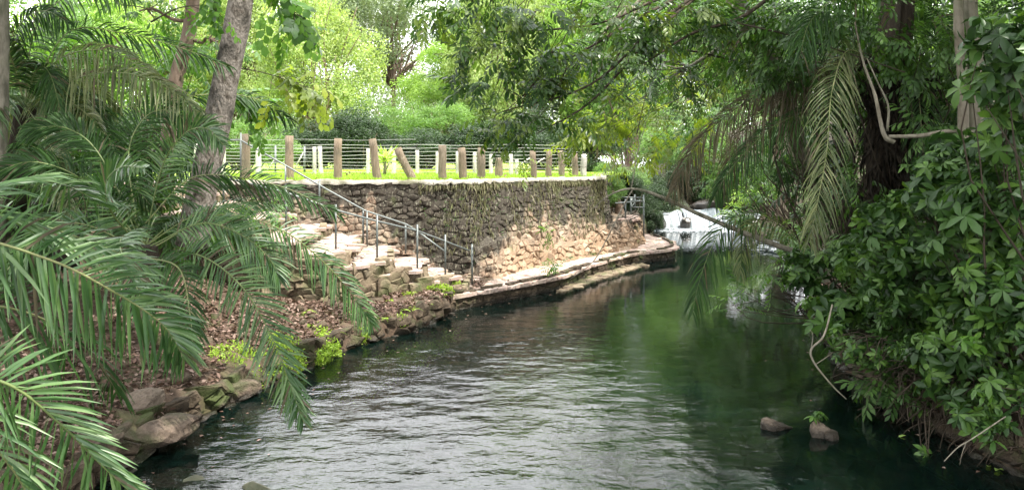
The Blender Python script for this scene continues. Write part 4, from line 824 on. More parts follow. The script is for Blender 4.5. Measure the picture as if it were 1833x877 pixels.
FT = [('large pale yellow-green tree right of the leaning trunk, its crown hanging down to the fence', 560, 130, 31, 3.3, 2.9, L_pale, 0),
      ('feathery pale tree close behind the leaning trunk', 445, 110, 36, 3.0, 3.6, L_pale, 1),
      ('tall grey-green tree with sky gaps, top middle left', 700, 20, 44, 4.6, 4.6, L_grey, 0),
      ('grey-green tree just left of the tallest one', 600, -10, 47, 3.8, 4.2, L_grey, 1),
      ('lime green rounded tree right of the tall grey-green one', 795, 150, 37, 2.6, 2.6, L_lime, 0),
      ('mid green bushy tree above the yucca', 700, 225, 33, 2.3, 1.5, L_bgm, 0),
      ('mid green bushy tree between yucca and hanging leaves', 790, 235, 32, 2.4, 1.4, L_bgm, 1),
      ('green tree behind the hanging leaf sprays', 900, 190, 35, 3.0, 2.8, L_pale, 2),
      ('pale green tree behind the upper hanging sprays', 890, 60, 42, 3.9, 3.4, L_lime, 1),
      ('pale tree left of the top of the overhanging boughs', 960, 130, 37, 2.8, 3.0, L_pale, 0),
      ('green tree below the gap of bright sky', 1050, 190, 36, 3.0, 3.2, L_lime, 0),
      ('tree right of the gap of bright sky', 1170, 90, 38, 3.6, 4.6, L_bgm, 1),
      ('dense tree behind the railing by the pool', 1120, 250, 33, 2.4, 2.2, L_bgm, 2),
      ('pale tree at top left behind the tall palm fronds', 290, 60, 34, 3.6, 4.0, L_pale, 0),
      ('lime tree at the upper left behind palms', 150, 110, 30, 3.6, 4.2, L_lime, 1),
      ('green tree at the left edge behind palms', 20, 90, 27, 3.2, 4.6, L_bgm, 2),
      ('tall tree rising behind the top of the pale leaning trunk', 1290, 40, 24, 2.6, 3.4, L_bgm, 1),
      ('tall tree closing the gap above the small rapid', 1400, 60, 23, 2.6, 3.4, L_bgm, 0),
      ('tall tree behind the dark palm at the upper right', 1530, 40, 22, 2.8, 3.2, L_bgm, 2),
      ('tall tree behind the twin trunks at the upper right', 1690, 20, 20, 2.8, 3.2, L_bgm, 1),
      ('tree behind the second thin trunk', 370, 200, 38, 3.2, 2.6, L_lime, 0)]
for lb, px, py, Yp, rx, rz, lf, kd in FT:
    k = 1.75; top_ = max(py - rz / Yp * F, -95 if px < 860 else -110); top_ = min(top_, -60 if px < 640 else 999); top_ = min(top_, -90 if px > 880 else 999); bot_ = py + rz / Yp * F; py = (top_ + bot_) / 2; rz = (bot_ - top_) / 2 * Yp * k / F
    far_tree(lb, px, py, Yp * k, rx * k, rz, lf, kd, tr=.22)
for lb, px, py, Yp, rx, rz, lf, kd in [
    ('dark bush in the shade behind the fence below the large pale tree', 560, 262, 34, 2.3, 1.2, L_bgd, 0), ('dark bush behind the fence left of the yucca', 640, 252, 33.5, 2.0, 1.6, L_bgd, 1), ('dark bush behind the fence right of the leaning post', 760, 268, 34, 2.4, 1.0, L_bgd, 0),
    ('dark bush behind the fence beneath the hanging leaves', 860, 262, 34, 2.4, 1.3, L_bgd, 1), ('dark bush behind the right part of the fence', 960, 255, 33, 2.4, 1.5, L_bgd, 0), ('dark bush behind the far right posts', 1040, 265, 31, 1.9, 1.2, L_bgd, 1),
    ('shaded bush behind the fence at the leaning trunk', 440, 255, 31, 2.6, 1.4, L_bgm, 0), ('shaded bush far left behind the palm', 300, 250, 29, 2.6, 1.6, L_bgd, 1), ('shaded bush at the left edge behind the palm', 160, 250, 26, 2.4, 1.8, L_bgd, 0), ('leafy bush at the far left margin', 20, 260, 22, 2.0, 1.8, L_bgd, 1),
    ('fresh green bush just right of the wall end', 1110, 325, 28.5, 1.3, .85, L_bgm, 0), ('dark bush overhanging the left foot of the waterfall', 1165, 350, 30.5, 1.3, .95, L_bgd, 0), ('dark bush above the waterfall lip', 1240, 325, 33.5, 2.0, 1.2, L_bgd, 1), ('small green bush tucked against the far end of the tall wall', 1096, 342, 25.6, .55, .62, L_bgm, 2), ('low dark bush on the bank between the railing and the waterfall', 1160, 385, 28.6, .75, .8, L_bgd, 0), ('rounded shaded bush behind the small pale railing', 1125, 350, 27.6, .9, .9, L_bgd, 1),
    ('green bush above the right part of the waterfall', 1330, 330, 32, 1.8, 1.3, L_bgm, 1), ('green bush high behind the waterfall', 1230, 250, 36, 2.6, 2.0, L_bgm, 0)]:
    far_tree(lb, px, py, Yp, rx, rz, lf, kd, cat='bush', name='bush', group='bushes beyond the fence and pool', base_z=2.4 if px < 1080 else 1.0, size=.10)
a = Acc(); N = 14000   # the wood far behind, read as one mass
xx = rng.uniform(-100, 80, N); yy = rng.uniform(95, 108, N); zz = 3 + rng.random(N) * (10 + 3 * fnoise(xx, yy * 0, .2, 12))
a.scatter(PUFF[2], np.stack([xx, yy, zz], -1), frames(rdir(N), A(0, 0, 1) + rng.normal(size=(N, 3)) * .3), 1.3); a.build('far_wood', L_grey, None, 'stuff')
# ------------------------------------------------------------------ left trees
tree('thick leaning grey trunk with dark stains rising from the left bank beside the steps', P(352, 420, 10.6), pl((345, 440, 10.6), (362, 340, 10.6), (395, 190, 10.6), (432, 0, 10.6), (470, -260, 10.6), (500, -500, 10.8)), [.24, .20, .185, .17, .14, .1],
     [(P(500, -560, 10.8), (1.6, 1.8, 1.0), 240), (P(380, -620, 9), (1.8, 2, 1.0), 260), (P(250, -520, 9), (1.6, 2, 1.1), 240)], L_mid, SPRAY, .34, M_bark, .07)
tree('slim brown trunk between palm fronds left of the thick leaning one', P(300, 330, 12.5), pl((292, 350, 12.5), (312, 160, 12.5), (338, 60, 12.5), (350, -60, 12.5), (355, -300, 12.5)), [.13, .12, .115, .1, .07],
     [(P(340, -330, 12.5), (1.6, 1.6, 1.2), 200), (P(250, 20, 12.6), (.9, .8, .4), 50), (P(390, 75, 12.2), (.8, .6, .35), 40)], L_nearb, SPRAY, .34, M_barkd, .04)
tree('mottled trunk at the extreme left edge of the view', P(2, 420, 8.5), pl((-6, 430, 8.5), (2, 200, 8.5), (4, -20, 8.5), (0, -500, 8.5)), [.085, .075, .07, .05],
     [(P(60, -500, 8.5), (2.2, 2.2, 1.0), 280), (P(-60, -350, 8.5), (1.5, 1.5, 1), 180)], L_mid, SPRAY, .34, M_barkp, .04)
def lb(label, cl, leaf, tpl=SPRAY, size=.34):
    base = P(cl[0][0], 480, cl[0][2]); base[2] = float(bank_z(base[0], base[1])) if base[1] < 17 else 2.4
    return shrub(label, base, [(P(c[0], c[1], c[2]), (c[3], c[3], c[4]), c[5]) for c in cl], leaf, tpl, size, group='undergrowth behind the left palms')
lb('dark undergrowth behind the middle palm', [(150, 360, 12, .9, .7, 160), (230, 300, 12.5, .9, .7, 150)], L_near)
lb('dark undergrowth at the left edge behind the near palm', [(30, 380, 9.5, .9, .7, 160), (60, 280, 10.5, .9, .7, 150)], L_near)
lb('shaded bushes between the slim brown trunk and the leaning trunk', [(290, 380, 11.5, .6, .5, 110), (330, 300, 12.5, .5, .4, 70)], L_mid)
lb('bright leaved bush top left behind the high palm fronds', [(110, 70, 12.5, 1.2, .7, 150), (190, 150, 12.5, .9, .6, 110)], L_nearb)
lb('bright bush behind the slim brown trunk', [(250, 190, 13.5, .9, .6, 110), (330, 110, 13.5, .7, .5, 90)], L_nearb)
lb('low broad leaved plants at the foot of the leaning trunk', [(370, 400, 12.6, .5, .3, 60), (440, 385, 13, .5, .22, 60), (450, 420, 12.8, .4, .2, 50)], L_nearb)
# heart-leaved branch tips near the top left
def hanging(label, start, tip, sub, leaf, tpl=SPRAY, size=.3, n=10, bark=M_twig, r=.012, name='branch', cat='branch', group=None, amp=.05, spread=.22):
    t_ = thing(name, label, cat, start, group); a = Acc(); L_ = catmull([A(*start)] + [A(*s) for s in sub] + [A(*tip)], 24); tube(a, L_, [r, r * .7, r * .3], 6); b = Acc()
    k = (rng.random(n)**.8 * 17 + 6).astype(int); p0 = L_[k]; tg = nrm(np.gradient(L_, axis=0))[k]; d_ = nrm(tg * .5 + rdir(n) * .9 - A(0, 0, .3)); ln = spread * (.4 + rng.random(n))
    for i in range(n): tube(a, [p0[i], p0[i] + d_[i] * ln[i]], [.005, .003], 4)
    if leaf is not None:
        pp = p0 + d_ * ln[:, None]; b.scatter(tpl, pp, frames(d_ * .6 - A(0, 0, .35) + rng.normal(size=(n, 3)) * .3, A(0, 0, 1) + rng.normal(size=(n, 3)) * .3), size * (.7 + .6 * rng.random(n)))
        b.scatter(tpl, p0, frames(tg + rng.normal(size=(n, 3)) * .5, A(0, 0, 1) + rng.normal(size=(n, 3)) * .3), size * (.7 + .6 * rng.random(n))); b.build('leaves', leaf, t_, 'stuff')
    a.build('stem', bark, t_); return t_
BROAD = spray_tpl(7, 1., leaf_tpl(1, .62, .08, .2), .42)
hanging('leafy branch with broad fresh leaves hanging at the top just right of the leaning trunk', P(420, -120, 8.5), P(545, 50, 8.2), [P(480, -40, 8.4)], L_nearb, BROAD, .30, 24, spread=.28)
hanging('small leafy twig hanging left of the leaning trunk at the top', P(390, -120, 8.5), P(385, 25, 8.3), [P(385, -40, 8.4)], L_nearb, BROAD, .26, 8)
hanging('yellow-green leafy twig right of the leaning trunk at mid height', P(400, 120, 12), P(560, 160, 12), [P(470, 130, 12)], L_yel, BROAD, .36, 14, spread=.4)
hanging('bright leafy twig behind the leaning trunk above the handrail', P(395, 160, 12.6), P(470, 210, 12.6), [P(430, 175, 12.6)], L_nearb, BROAD, .36, 16, spread=.4)
hanging('thin bare twig crossing between the two left trunks', P(270, 40, 10), P(380, 8, 10), [P(320, 15, 10)], None, n=5)
# ------------------------------------------------------------------ right bank
tree('pale mottled trunk leaning left across the upper right, holding the overhanging canopy', P(1560, 420, 15), pl((1560, 480, 15), (1440, 290, 14.2), (1395, 150, 13.4), (1330, 30, 12.6), (1270, -110, 12), (1180, -300, 11)), [.22, .19, .175, .16, .13, .08],
     [(P(1180, 20, 11.5), (1.3, 1.2, .9), 150), (P(1090, 50, 11), (1.0, 1.0, .6), 70), (P(1290, 70, 13), (1.1, 1.2, .9), 150), (P(1200, 140, 13), (1.0, 1.0, .7), 90), (P(1400, 20, 13), (1.3, 1.2, 1.0), 170), (P(1150, -230, 11), (2.2, 2.0, 1.0), 260), (P(1400, -260, 12), (2.4, 2.2, 1.0), 280)],
     L_canopy, SPRAY, .34, M_barkp, .05)
over = thing('overhanging_boughs', 'dense leafy boughs hanging into the top centre over the wall and posts', 'boughs', P(1180, -200, 10)); a = Acc(); b = Acc()
OB = [(800, 0, 9.4, .45, .3, 20), (850, 30, 9.4, .5, .3, 34), (900, 5, 9.6, .5, .35, 34), (960, 20, 9.6, .45, .35, 26), (830, 85, 9.5, .30, .2, 16), (890, 90, 9.6, .45, .28, 30), (960, 100, 9.8, .45, .3, 28), (1030, 120, 10, .4, .35, 20), (870, 150, 9.6, .33, .2, 16), (940, 165, 9.8, .45, .28, 28), (1010, 170, 10, .4, .3, 24), (905, 215, 9.7, .32, .14, 13), (960, 215, 9.8, .4, .18, 18), (1020, 225, 10.2, .3, .2, 12), (850, 228, 9.6, .16, .08, 5), (880, 245, 9.6, .14, .07, 4), (925, 248, 9.6, .18, .08, 5), (1090, 100, 10.4, .45, .45, 26), (1120, 20, 10.4, .6, .4, 30), (1090, 180, 10.6, .4, .35, 20), (760, 20, 9.2, .2, .12, 6), (1180, 60, 10.6, .5, .45, 30), (1250, 20, 10.8, .5, .4, 30)]
starts = [P(1300, -60, 12), P(1200, -160, 11), P(1100, -160, 10.4)]
for k, (px, py, Yp, rx, rz, n) in enumerate(OB):
    ss = foliage(b, P(px, py, Yp), (rx, rx, rz), int(n * 1.35), SPRAY, .33, nsub=5); stems(a, P(px + 90, py - 130, Yp + .3), ss[:3], .008)
for e in [(860, 60), (900, 200), (960, 240), (1010, 110)]:
    tube(a, catmull([P(1290, -40, 12), P(1180, -20 + e[1] * .3, 11), P(1060, e[1] * .75, 10.3), P(*e, 9.8)], 20), [.035, .022, .008], 6)
b.build('leaves', L_canopy, over, 'stuff'); a.build('limbs', M_twig, over, 'stuff')
sh = thing('leafy_boughs', 'sunlit yellow-green boughs above the far end of the wall', 'boughs', P(1200, -100, 15)); b = Acc(); a = Acc()
for px, py, Yp, rx, rz, n in [(1040, 250, 15, .7, .5, 50), (1090, 210, 15, .8, .6, 66), (1150, 230, 15.5, .8, .6, 66), (1190, 170, 15.5, .8, .7, 66), (1120, 280, 16, .6, .35, 30), (1200, 270, 16, .7, .5, 40), (1070, 130, 15, .7, .5, 36), (1240, 200, 16, .9, .8, 60), (950, 290, 15, .3, .15, 8)]:
    ss = foliage(b, P(px, py, Yp), (rx, rx, rz), n, SPRAY, .33, nsub=6); stems(a, P(1330, 60, 15), ss[:3], .012)
b.build('leaves', L_yel, sh, 'stuff'); a.build('limbs', M_twig, sh, 'stuff')
# right bank layers: (label, px, py, Y, [clumps px,py,rx,rz,n], leaf, tpl, size, individual leaves)
def rb(label, Yb, cl, leaf, tpl=WHORL, size=.17, indiv=0, cat='shrub', name='shrub'):
    cx_ = np.mean([c[0] for c in cl]); base = P(cx_ + 60, 600, Yb + 1.0); base[0] = max(base[0], redge_x(base[1]) + .6); base[2] = rbank_z(base[0], base[1]) - .05
    return shrub(label, base, [(P(c[0], c[1], c[2]), (c[3], c[3], c[4]), c[5]) for c in cl], leaf, tpl, size, indiv=indiv, group='shrubs crowding the right bank', name=name, cat=cat)
# far and middle layers
rb('mid green shrub right of the waterfall, leaning over the pool', 26, [(1350, 380, 25, 1.0, .6, 120), (1400, 330, 24, 1.2, .8, 140), (1330, 300, 26, 1.1, .9, 130)], L_mid, SPRAY, .34)
rb('pale sunlit shrub beside the top of the waterfall', 28, [(1340, 350, 28, .8, .4, 90), (1310, 375, 28.5, .5, .25, 40)], L_lime, SPRAY, .3)
rb('shrub behind the hanging dead frond', 22, [(1300, 210, 21, 1.3, 1.1, 150), (1380, 260, 20, 1.2, 1.0, 150)], L_mid, SPRAY, .34)
rb('tall leafy tree mass above the hanging dead frond', 22, [(1330, 100, 21, 1.6, 1.2, 170), (1420, 140, 20, 1.5, 1.2, 170), (1280, 10, 21, 1.6, 1.0, 140), (1420, 20, 20, 1.8, 1.0, 170)], L_mid, SPRAY, .36, name='tree', cat='tree')
rb('shrub low over the water behind the thin bare branch', 17, [(1430, 420, 17.5, .9, .6, 110), (1480, 360, 17, 1.1, .9, 140), (1420, 470, 17, .6, .35, 50)], L_mid, SPRAY, .30)
rb('dark shrub in the middle of the right bank behind the hanging green frond', 15, [(1500, 270, 15, 1.1, .9, 120), (1560, 200, 15, 1.2, 1.0, 120), (1540, 360, 14.5, 1.1, .8, 120)], L_near, WHORL, .22)
rb('tree crown filling the top right corner behind the twin trunks', 14, [(1560, 60, 14, 1.5, .9, 130), (1670, 80, 14, 1.5, 1.0, 130), (1780, 60, 13, 1.3, 1.0, 130), (1700, 190, 13, 1.2, .8, 100), (1620, 10, 13, 1.3, .7, 110)], L_near, SPRAY, .38, name='tree', cat='tree')
rb('shrub overhanging the water at the left tip of the near right bank', 11, [(1470, 470, 11.5, .6, .35, 60), (1420, 500, 11.5, .45, .22, 30), (1530, 440, 11.5, .7, .5, 90), (1510, 530, 11, .5, .4, 70)], L_near, WHORL, .17, 60)
rb('dangling leafy spray at the left tip of the right bank, low over the water', 11, [(1340, 520, 11.5, .35, .12, 14), (1310, 545, 11.5, .22, .12, 8), (1380, 500, 11.6, .3, .14, 14)], L_nearb, SPRAY, .24)
NEAR = [('broad leaved shrub at the right edge, level with the top of the dark trunk', [(1790, 250, 7.5, .55, .45, 70), (1830, 170, 7.0, .5, .4, 60)]),
        ('broad leaved shrub right of the dark fibrous palm trunk', [(1700, 290, 8.6, .6, .4, 70), (1660, 350, 8.6, .5, .3, 60)]),
        ('shrub with light green leaf whorls below the dark trunk', [(1590, 390, 9.2, .6, .35, 80), (1640, 430, 8.8, .5, .3, 60)]),
        ('dense dark leaved shrub in the middle of the near right bank', [(1560, 480, 9.6, .6, .4, 80), (1620, 540, 9.0, .6, .4, 80)]),
        ('broad leaved shrub at the right edge at mid height', [(1780, 380, 7.4, .55, .4, 70), (1720, 450, 7.8, .5, .35, 60)]),
        ('shrub low at the right edge with bright young whorls', [(1790, 520, 7.2, .5, .4, 70), (1740, 580, 7.6, .5, .35, 60)]),
        ('small leaved dark shrub drooping to the water behind the pair of rocks', [(1530, 620, 9.2, .4, .35, 60), (1590, 640, 9.0, .5, .35, 70)]),
        ('dark shrub above the root tangle at the waterline', [(1660, 640, 8.4, .5, .35, 70), (1700, 700, 8.2, .4, .3, 50)]),
        ('dark shrub low in the corner at the right edge', [(1800, 680, 7.3, .45, .4, 60), (1760, 740, 7.5, .35, .25, 40)]),
        ('shrub at the top right edge with large pale leaves near the camera', [(1820, 60, 6.5, .5, .5, 50), (1800, 130, 6.8, .4, .3, 30)])]
for k, (lb, cl) in enumerate(NEAR): rb(lb, cl[0][2], [(*c_[:5], int(c_[5] * .7)) for c_ in cl], L_near, WHORL, (.17, .19, .16, .14, .18, .15, .10, .11, .13, .17)[k], 150)
rb('sprig of bright green leaves hanging in front of the dark right bank near the waterline', 8, [(1760, 700, 7.2, .14, .1, 5), (1745, 610, 7.2, .18, .14, 6)], L_nearb, WHORL, .12, 30)
rb('small bright sprig of leaves touching the water at lower right', 8.4, [(1655, 815, 7.75, .07, .07, 4)], L_mid, WHORL, .10)
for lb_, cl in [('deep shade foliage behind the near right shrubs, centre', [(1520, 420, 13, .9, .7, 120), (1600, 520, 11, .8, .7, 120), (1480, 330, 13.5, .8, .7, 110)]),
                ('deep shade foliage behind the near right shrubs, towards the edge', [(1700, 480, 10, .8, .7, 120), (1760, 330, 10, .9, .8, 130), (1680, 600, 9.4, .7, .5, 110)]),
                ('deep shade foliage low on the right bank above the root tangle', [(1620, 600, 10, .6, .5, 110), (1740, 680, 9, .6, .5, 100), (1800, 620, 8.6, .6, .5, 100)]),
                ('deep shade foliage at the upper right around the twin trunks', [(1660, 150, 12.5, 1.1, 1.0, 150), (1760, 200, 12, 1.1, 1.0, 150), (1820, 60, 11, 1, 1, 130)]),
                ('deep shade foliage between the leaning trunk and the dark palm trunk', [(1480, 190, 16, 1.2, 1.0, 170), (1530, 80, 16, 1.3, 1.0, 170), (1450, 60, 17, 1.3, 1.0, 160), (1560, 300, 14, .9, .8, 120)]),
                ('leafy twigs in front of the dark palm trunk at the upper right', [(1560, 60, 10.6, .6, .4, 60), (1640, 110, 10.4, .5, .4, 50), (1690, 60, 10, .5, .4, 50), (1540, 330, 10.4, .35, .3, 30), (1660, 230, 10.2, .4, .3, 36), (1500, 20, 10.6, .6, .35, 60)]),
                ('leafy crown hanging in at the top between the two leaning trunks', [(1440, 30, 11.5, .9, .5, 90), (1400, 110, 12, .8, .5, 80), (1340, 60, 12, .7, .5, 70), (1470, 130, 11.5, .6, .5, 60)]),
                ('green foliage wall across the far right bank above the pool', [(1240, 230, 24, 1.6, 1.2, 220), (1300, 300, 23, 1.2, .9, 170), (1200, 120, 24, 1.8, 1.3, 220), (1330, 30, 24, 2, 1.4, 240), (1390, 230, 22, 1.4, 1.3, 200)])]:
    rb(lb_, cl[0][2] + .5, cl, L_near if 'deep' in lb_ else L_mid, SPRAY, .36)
NE = 0
for k, (px, py, Yp, r_) in enumerate([(1500, 560, 10, .5), (1560, 560, 9.6, .5), (1640, 480, 9, .55), (1700, 540, 8.4, .5), (1590, 440, 9.6, .5), (1650, 330, 9.3, .5), (1760, 440, 7.8, .5), (1820, 310, 7.2, .45), (1820, 600, 7.1, .4), (1690, 640, 8.1, .45), (1600, 690, 8.9, .3), (1740, 300, 8.2, .5)]):
    rb(['leafy shrub dipping to the water behind the crooked pale twig', 'leafy shrub above the crooked pale twig', 'full leafy shrub in the heart of the near right bank', 'leafy shrub above the yellowish young whorls', 'leafy shrub under the foot of the dark palm trunk', 'leafy shrub under the pale horizontal limb', 'leafy shrub right of the heart of the near right bank', 'leafy shrub cut by the right edge, upper one', 'leafy shrub cut by the right edge, lower one', 'leafy shrub just above the right bank waterline', 'leafy shrub trailing in the water left of the root tangle', 'leafy shrub below the foot of the twin trunks'][k], Yp, [(px, py, Yp, r_, r_ * .75, 55), (px + 30, py + 40, Yp + .4, r_, r_ * .7, 50)], [L_near, L_mid2, L_near][k % 3], [WHORL, SPRAY, WHORL][k % 3], [.17, .30, .13][k % 3], 60 if k % 3 != 1 else 0)
# sprig on rock
a = Acc(); foliage(a, P(1462, 743, 8.3), (.10, .08, .06), 7, WHORL, .085, nsub=3); pr = thing('sprig', 'small green sprig growing on the brown lumpy rock', 'plant', P(1466, 760, 8.3)); a.build('leaves', L_mid, pr, 'stuff'); a = Acc()
for dx in (-.03, 0, .04): tube(a, [P(1466, 760, 8.3), P(1462, 742, 8.3) + A(dx, 0, 0)], .004, 4)
a.build('stems', M_twig, pr)
# dark fibrous palm with hanging fronds on the right bank
pd = thing('palm', 'dark shaggy palm trunk on the right bank with long drooping fronds', 'palm', P(1600, 420, 11.5))
a = Acc(); tube(a, pl((1590, 420, 11.5), (1588, 280, 11.5), (1600, 120, 11.5), (1612, -60, 11.5)), [.20, .24, .24, .2], 14, rough=.7); a.build('trunk', M_fib, pd)
b = Acc(); N = 1600; hh_ = rng.random(N); p = P(1598, 280, 11.5) + np.stack([rng.normal(size=N) * .24, -.12 + rng.normal(size=N) * .2, (hh_ - .5) * 3.4], -1); b.scatter(kite(1, .06), p, frames(A(0, 0, -1) + rng.normal(size=(N, 3)) * .35, rdir(N)), .3 + .3 * rng.random(N)); b.build('fibres', M_fib, pd, 'stuff')
for ctrl, nr, Lm, n, dr, wd, mt in [
    (((1580, 130, 11), (1520, 90, 10.4), (1490, 160, 10), (1480, 270, 9.8), (1462, 370, 9.7), (1450, 430, 9.7)), (-.1, -1, .1), .50, 84, .7, .009, L_palmy),
    (((1590, 100, 11.5), (1520, 120, 11.8), (1440, 140, 11.9), (1340, 180, 11.9), (1250, 255, 11.9), (1205, 340, 11.9)), (0, -1, .5), .62, 130, 1.1, .009, L_dead),
    (((1590, 100, 11.5), (1530, 140, 11.8), (1460, 190, 11.7), (1380, 230, 11.7), (1310, 300, 11.7), (1280, 350, 11.7)), (0, -1, .5), .5, 100, 1.1, .009, L_palmd),
    (((1590, 100, 11.5), (1500, 100, 12.2), (1420, 160, 12.4), (1330, 240, 12.5), (1290, 340, 12.5)), (0, -1, .5), .6, 90, 1.1, .009, L_dead),
    (((1590, 100, 11.5), (1500, 60, 11.8), (1400, 60, 12), (1290, 40, 12), (1200, 80, 12)), (0, -1, .6), .7, 50, .7, .014, L_palmd),
    (((1600, 100, 11.5), (1560, 20, 11), (1500, 0, 10.5), (1450, 40, 10.2), (1430, 110, 10)), (0, -1, .4), .6, 46, .7, .013, L_palmd),
    (((1600, 100, 11.5), (1660, 40, 11), (1720, 70, 10.6), (1760, 150, 10.4)), (0, -1, .4), .6, 46, .7, .013, L_palmd),
    (((1600, 120, 11.5), (1640, 160, 11), (1650, 240, 10.7), (1655, 320, 10.6)), (0, -1, .2), .5, 46, .8, .012, L_palmd),
    (((1600, 100, 11.5), (1450, 120, 13), (1410, 240, 13.4), (1400, 330, 13.4)), (0, -1, .3), .6, 46, .9, .012, L_palmd)]:
    frond(pd, pl(*ctrl), nr, Lm, n, dr, wd, mt)
pe = thing('palm', 'slender fronds from the right bank dipping to the water below the bare branch', 'palm frond', P(1420, 470, 12.5))
frond(pe, pl((1440, 445, 12.6), (1370, 385, 12.3), (1310, 392, 12), (1275, 440, 11.9), (1250, 510, 11.8), (1240, 560, 11.8)), (0, -1, .3), .5, 40, .9, .012, L_palmd)
frond(pe, pl((1440, 445, 12.6), (1400, 400, 12.3), (1350, 400, 12), (1330, 440, 12), (1325, 490, 12)), (0, -1, .3), .4, 30, .9, .012, L_palmy)
# trunks and bare stems
def bare(label, ctrl, r, mat=M_barkp, twigs=(), cat='branch', name='bare_branch', sides=8):
    pts = catmull(pl(*ctrl), 30); t_ = thing(name, label, cat, pts[0]); a = Acc(); tube(a, pts, r, sides, rough=.12); a.build('stem', mat, t_)
    for tw, rr_ in twigs: a = Acc(); tube(a, catmull(pl(*tw), 16), [rr_, rr_ * .4], 5); a.build('twig', mat, t_)
    return t_
for lb, ct, r in [('straight pale trunk at upper right, left one of the twin trunks', ((1722, 330, 9.5), (1724, 160, 9.5), (1716, 40, 9.5), (1718, -150, 9.5), (1700, -500, 9.5)), [.07, .062, .06, .055, .04]),
                  ('twisting pale trunk at upper right, right one of the twin trunks', ((1750, 340, 9.6), (1748, 200, 9.6), (1752, 110, 9.6), (1738, 20, 9.6), (1745, -150, 9.6), (1790, -500, 9.6)), [.085, .085, .075, .08, .07, .04])]:
    tree(lb, P(*ct[0]), pl(*ct), r, [(P(ct[-1][0], -520, 9.5), (1.7, 1.7, .9), 240), (P(ct[-1][0] - 150 if 'left' in lb else ct[-1][0] + 150, -420, 9.5), (1.4, 1.6, .8), 180)], L_mid, SPRAY, .34, M_barkp, .03)
bare('thin white forked stem in front of the dark palm trunk', ((1600, 255, 9.8), (1582, 240, 9.8), (1566, 170, 9.9), (1545, 110, 10), (1530, 40, 10)), [.034, .03, .022, .016, .010], twigs=[(((1588, 235, 9.8), (1590, 190, 9.85), (1572, 150, 9.9), (1552, 105, 10)), .019)])
bare('pale horizontal limb running right from the foot of the forked stem', ((1590, 245, 9.8), (1650, 243, 9.7), (1700, 235, 9.6), (1780, 240, 9.4)), [.026, .028, .016])
bare('long thin bare branch reaching left from the right bank in front of the waterfall', ((1500, 480, 12), (1420, 450, 12), (1340, 420, 12), (1255, 385, 12), (1190, 355, 12), (1133, 338, 12), (1090, 350, 12), (1060, 375, 12)), [.06, .05, .042, .035, .03, .02, .010, .005],
     twigs=[(((1133, 338, 12), (1110, 380, 12), (1085, 430, 12), (1060, 470, 12), (1020, 500, 12)), .014), (((1150, 345, 12), (1140, 380, 12), (1110, 400, 12)), .008), (((1130, 338, 12), (1145, 260, 12), (1165, 190, 12)), .008), (((1085, 430, 12), (1100, 450, 12)), .005), (((1100, 400, 12), (1070, 420, 12), (1050, 460, 12)), .006)], mat=M_barkp)
bare('crooked pale twig hanging over the water in front of the near right shrubs', ((1490, 545, 8.6), (1475, 600, 8.5), (1452, 625, 8.5), (1458, 650, 8.5), (1490, 690, 8.45), (1515, 714, 8.4)), [.010, .012, .012, .012, .009, .005], twigs=[(((1452, 625, 8.5), (1455, 600, 8.5), (1450, 590, 8.5)), .007), (((1460, 652, 8.5), (1478, 640, 8.45), (1492, 630, 8.4)), .006)])
bare('thin dark bough slanting through the upper right canopy', ((1160, 110, 11), (1240, 60, 11.3), (1330, 30, 11.6), (1420, -40, 12)), [.012, .022, .03, .04], mat=M_twig)
bare('long thin twig crossing the canopy from the pale trunk to the right', ((1310, 40, 11.5), (1400, 60, 11), (1500, 90, 10.5), (1620, 130, 10)), [.014, .012, .008], mat=M_twig)
bare('reddish thin boughs in the canopy over the far pool', ((1060, 130, 12), (1130, 100, 12.2), (1220, 90, 12.4), (1320, 110, 12.6)), [.006, .014, .02], mat=M_twig, twigs=[(((1080, 250, 12), (1110, 190, 12.1), (1180, 130, 12.3)), .008), (((1000, 150, 12), (1040, 120, 12), (1120, 105, 12.2)), .008), (((1140, 240, 12), (1160, 160, 12.2), (1190, 100, 12.4)), .008)])
bare('thin root twig arching into the water at the lower right corner', ((1800, 745, 7.2), (1740, 785, 7.2), (1715, 800, 7.2), (1690, 825, 7.2)), [.006, .006, .004], twigs=[(((1730, 790, 7.2), (1722, 812, 7.2), (1718, 832, 7.2)), .004)])
# root tangle under the near right shrubs
rt = thing('root_tangle', 'tangle of bare brown roots and twigs at the waterline of the right bank', 'roots', P(1640, 720, 8.8)); a = Acc()
for _ in range(260):
    px, py = random.uniform(1540, 1840), 0; py = 655 + (px - 1560) * .42 + random.uniform(-70, 50); Yp = 9.1 - (px - 1560) * .006
    p0 = P(px, py, Yp); d_ = nrm(A(random.uniform(-1, .6), -.3 + random.gauss(0, .3), random.uniform(-.7, .3))); L_ = random.uniform(.2, .6); tube(a, catmull([p0, p0 + d_ * L_ * .5 + rng.normal(size=3) * .05, p0 + d_ * L_ + A(0, 0, -.1)], 6), [.008, .003], 4)
a.build('roots', M_twig, rt, 'stuff')
for px, py, lb in [(1768, 838, 'yellow fallen leaf at the waterline in the lower right corner, left one'), (1782, 846, 'yellow fallen leaf at the waterline in the lower right corner, middle one'), (1797, 845, 'yellow fallen leaf at the waterline in the lower right corner, right one'), (1622, 782, 'single yellow leaf floating by the root tangle')]:
    yy = EYE * F / (py - HY); a = Acc(); a.scatter(leaf_tpl(1, .5), (P(px, py, yy) + A(0, 0, .02))[None], frames(rdir(1) * A(1, 1, .1), A(0, 0, 1)[None]), .10); tag(a.build('fallen_leaf', L_lime), lb, 'leaf')
a = Acc(); N = 5000; yy = rng.uniform(4, 16, N); d = np.abs(rng.normal(size=N)) * .9 + .03; xx = redge_x(yy) + d
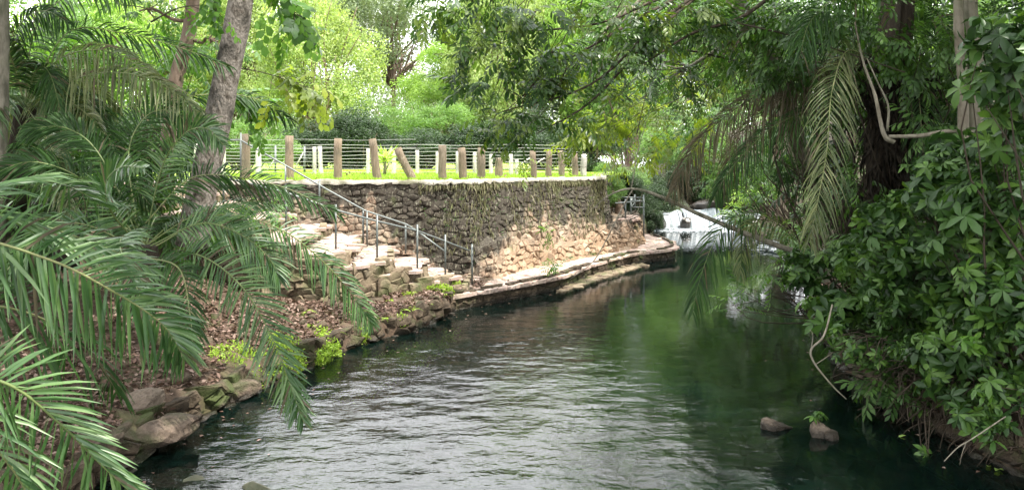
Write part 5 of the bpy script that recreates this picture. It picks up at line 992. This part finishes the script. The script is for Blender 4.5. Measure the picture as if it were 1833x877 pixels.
a.scatter(kite(1, .6), np.stack([xx, yy, rbank_z(xx, yy) + .02 + .04 * rng.random(N)], -1), frames(rdir(N) * A(1, 1, .5), A(-.4, 0, 1) + rng.normal(size=(N, 3)) * .5), .03 + .07 * rng.random(N)); a.build('leaves_on_right_bank', L_lit, None, 'stuff')
a = Acc(); N = 160; yy = rng.uniform(7, 22, N); xx = np.where(rng.random(N) < .6, edge_x(yy) + .15 + np.abs(rng.normal(size=N)) * .5, redge_x(yy) - .1 - np.abs(rng.normal(size=N)) * .5)
a.scatter(kite(1, .6), np.stack([xx, yy, 0 * xx + .008], -1), frames(rdir(N) * A(1, 1, .05), A(0, 0, 1) + rng.normal(size=(N, 3)) * .08), .03 + .05 * rng.random(N)); a.build('floating_leaves', L_lit, None, 'stuff')
a = Acc(); N = 420; u_ = rng.random(N) * 199; p = wf[u_.astype(int)]; p = p + A(.05, -.08, .1) + rng.normal(size=(N, 3)) * A(.06, .06, .05); k = fnoise(u_ * .2, u_ * 0, 2, 21) > .3
a.scatter(PUFF[2], p[k], frames(rdir(int(k.sum())), A(0, 0, 1) + 0 * p[k]), .05 + .05 * rng.random(int(k.sum()))); v_ = rng.random(200)**.6; j_ = rng.integers(0, 200, 200); p = wf[j_] + (wt[j_] - wf[j_]) * v_[:, None] + A(0, -.08, 0)
a.scatter(PUFF[3], p, frames(rdir(200), A(0, -1, .5) + 0 * p), .03 + .06 * rng.random(200)**2); a.build('wall_weeds', L_mid, wall, 'stuff')
# the two bushes on the walkway edge
for lb, px, py, Yp, r_, n_ in [('green fern bush rooted in the walkway edge, nearer one', 995, 478, 16.9, .34, 26), ('small leafy plant clinging to the low rubble wall above the walkway', 985, 418, 18.6, .28, 14)]:
    shrub(lb, P(px, py + 14, Yp), [(P(px, py, Yp), (r_, r_, r_ * .7), n_)], L_nearb, SPRAY, .22, .006, cat='plant', name='wall_plant')
# shade trees standing just outside the view, beside and behind the viewer
for lb, bx, by, cl in [('tall tree on the right bank beside the viewer shading the near bank', 8.5, 3, [((7.5, 4, 8.5), (3.2, 3.2, 1.6), 620), ((11, 7, 9.5), (3, 3, 1.6), 560), ((5, 7.5, 9.5), (2.6, 2.2, 1.2), 380)]),
                       ('tall tree further along the right bank shading the shrubs', 12.5, 11, [((12.5, 12, 9.5), (3, 3.2, 1.7), 620), ((9.5, 9.5, 9.8), (2.6, 2.6, 1.3), 560), ((6.8, 12, 8.6), (2.2, 2.2, 1.0), 460), ((8, 7.5, 7.2), (2.4, 2.2, .9), 560), ((10.5, 10, 7.8), (2.4, 2.4, .9), 460), ((9.5, 14, 10.5), (2.6, 2.6, 1.2), 420), ((12, 16.5, 10), (2.6, 3, 1.4), 400)]),
                       ('tall tree behind the viewer shading the near left palms', 2.0, -5.5, [((1, -3, 9.5), (3.4, 2.8, 1.4), 560), ((-3, -1, 9), (3, 2.8, 1.3), 480), ((3.5, 1, 9.5), (2.8, 2.6, 1.2), 480), ((0, 2.5, 9.8), (2.8, 2.4, 1.2), 480)]),
                       ('tall tree on the left bank beside the viewer over the palms', -6.5, 3, [((-7.5, 12, 9.8), (2.8, 2.2, 1.2), 420), ((-10, 8, 8.6), (2.6, 2.6, 1.6), 420), ((-5.5, 5, 7.4), (3, 2.6, 1.1), 720), ((-7, 9, 7.6), (2.6, 2.2, 1.0), 420), ((-2, 5.5, 9.6), (2.6, 2.2, 1.2), 420), ((-7, 8, 9.5), (2.8, 2.4, 1.2), 420)])]:
    tree(lb, (bx, by, 1), [A(bx, by, .3), A(bx + .2, by, 4), A(bx, by + .3, 8)], .2, [(c, r, n) for c, r, n in cl], L_mid, SPRAY, .85, M_barkd, .08)
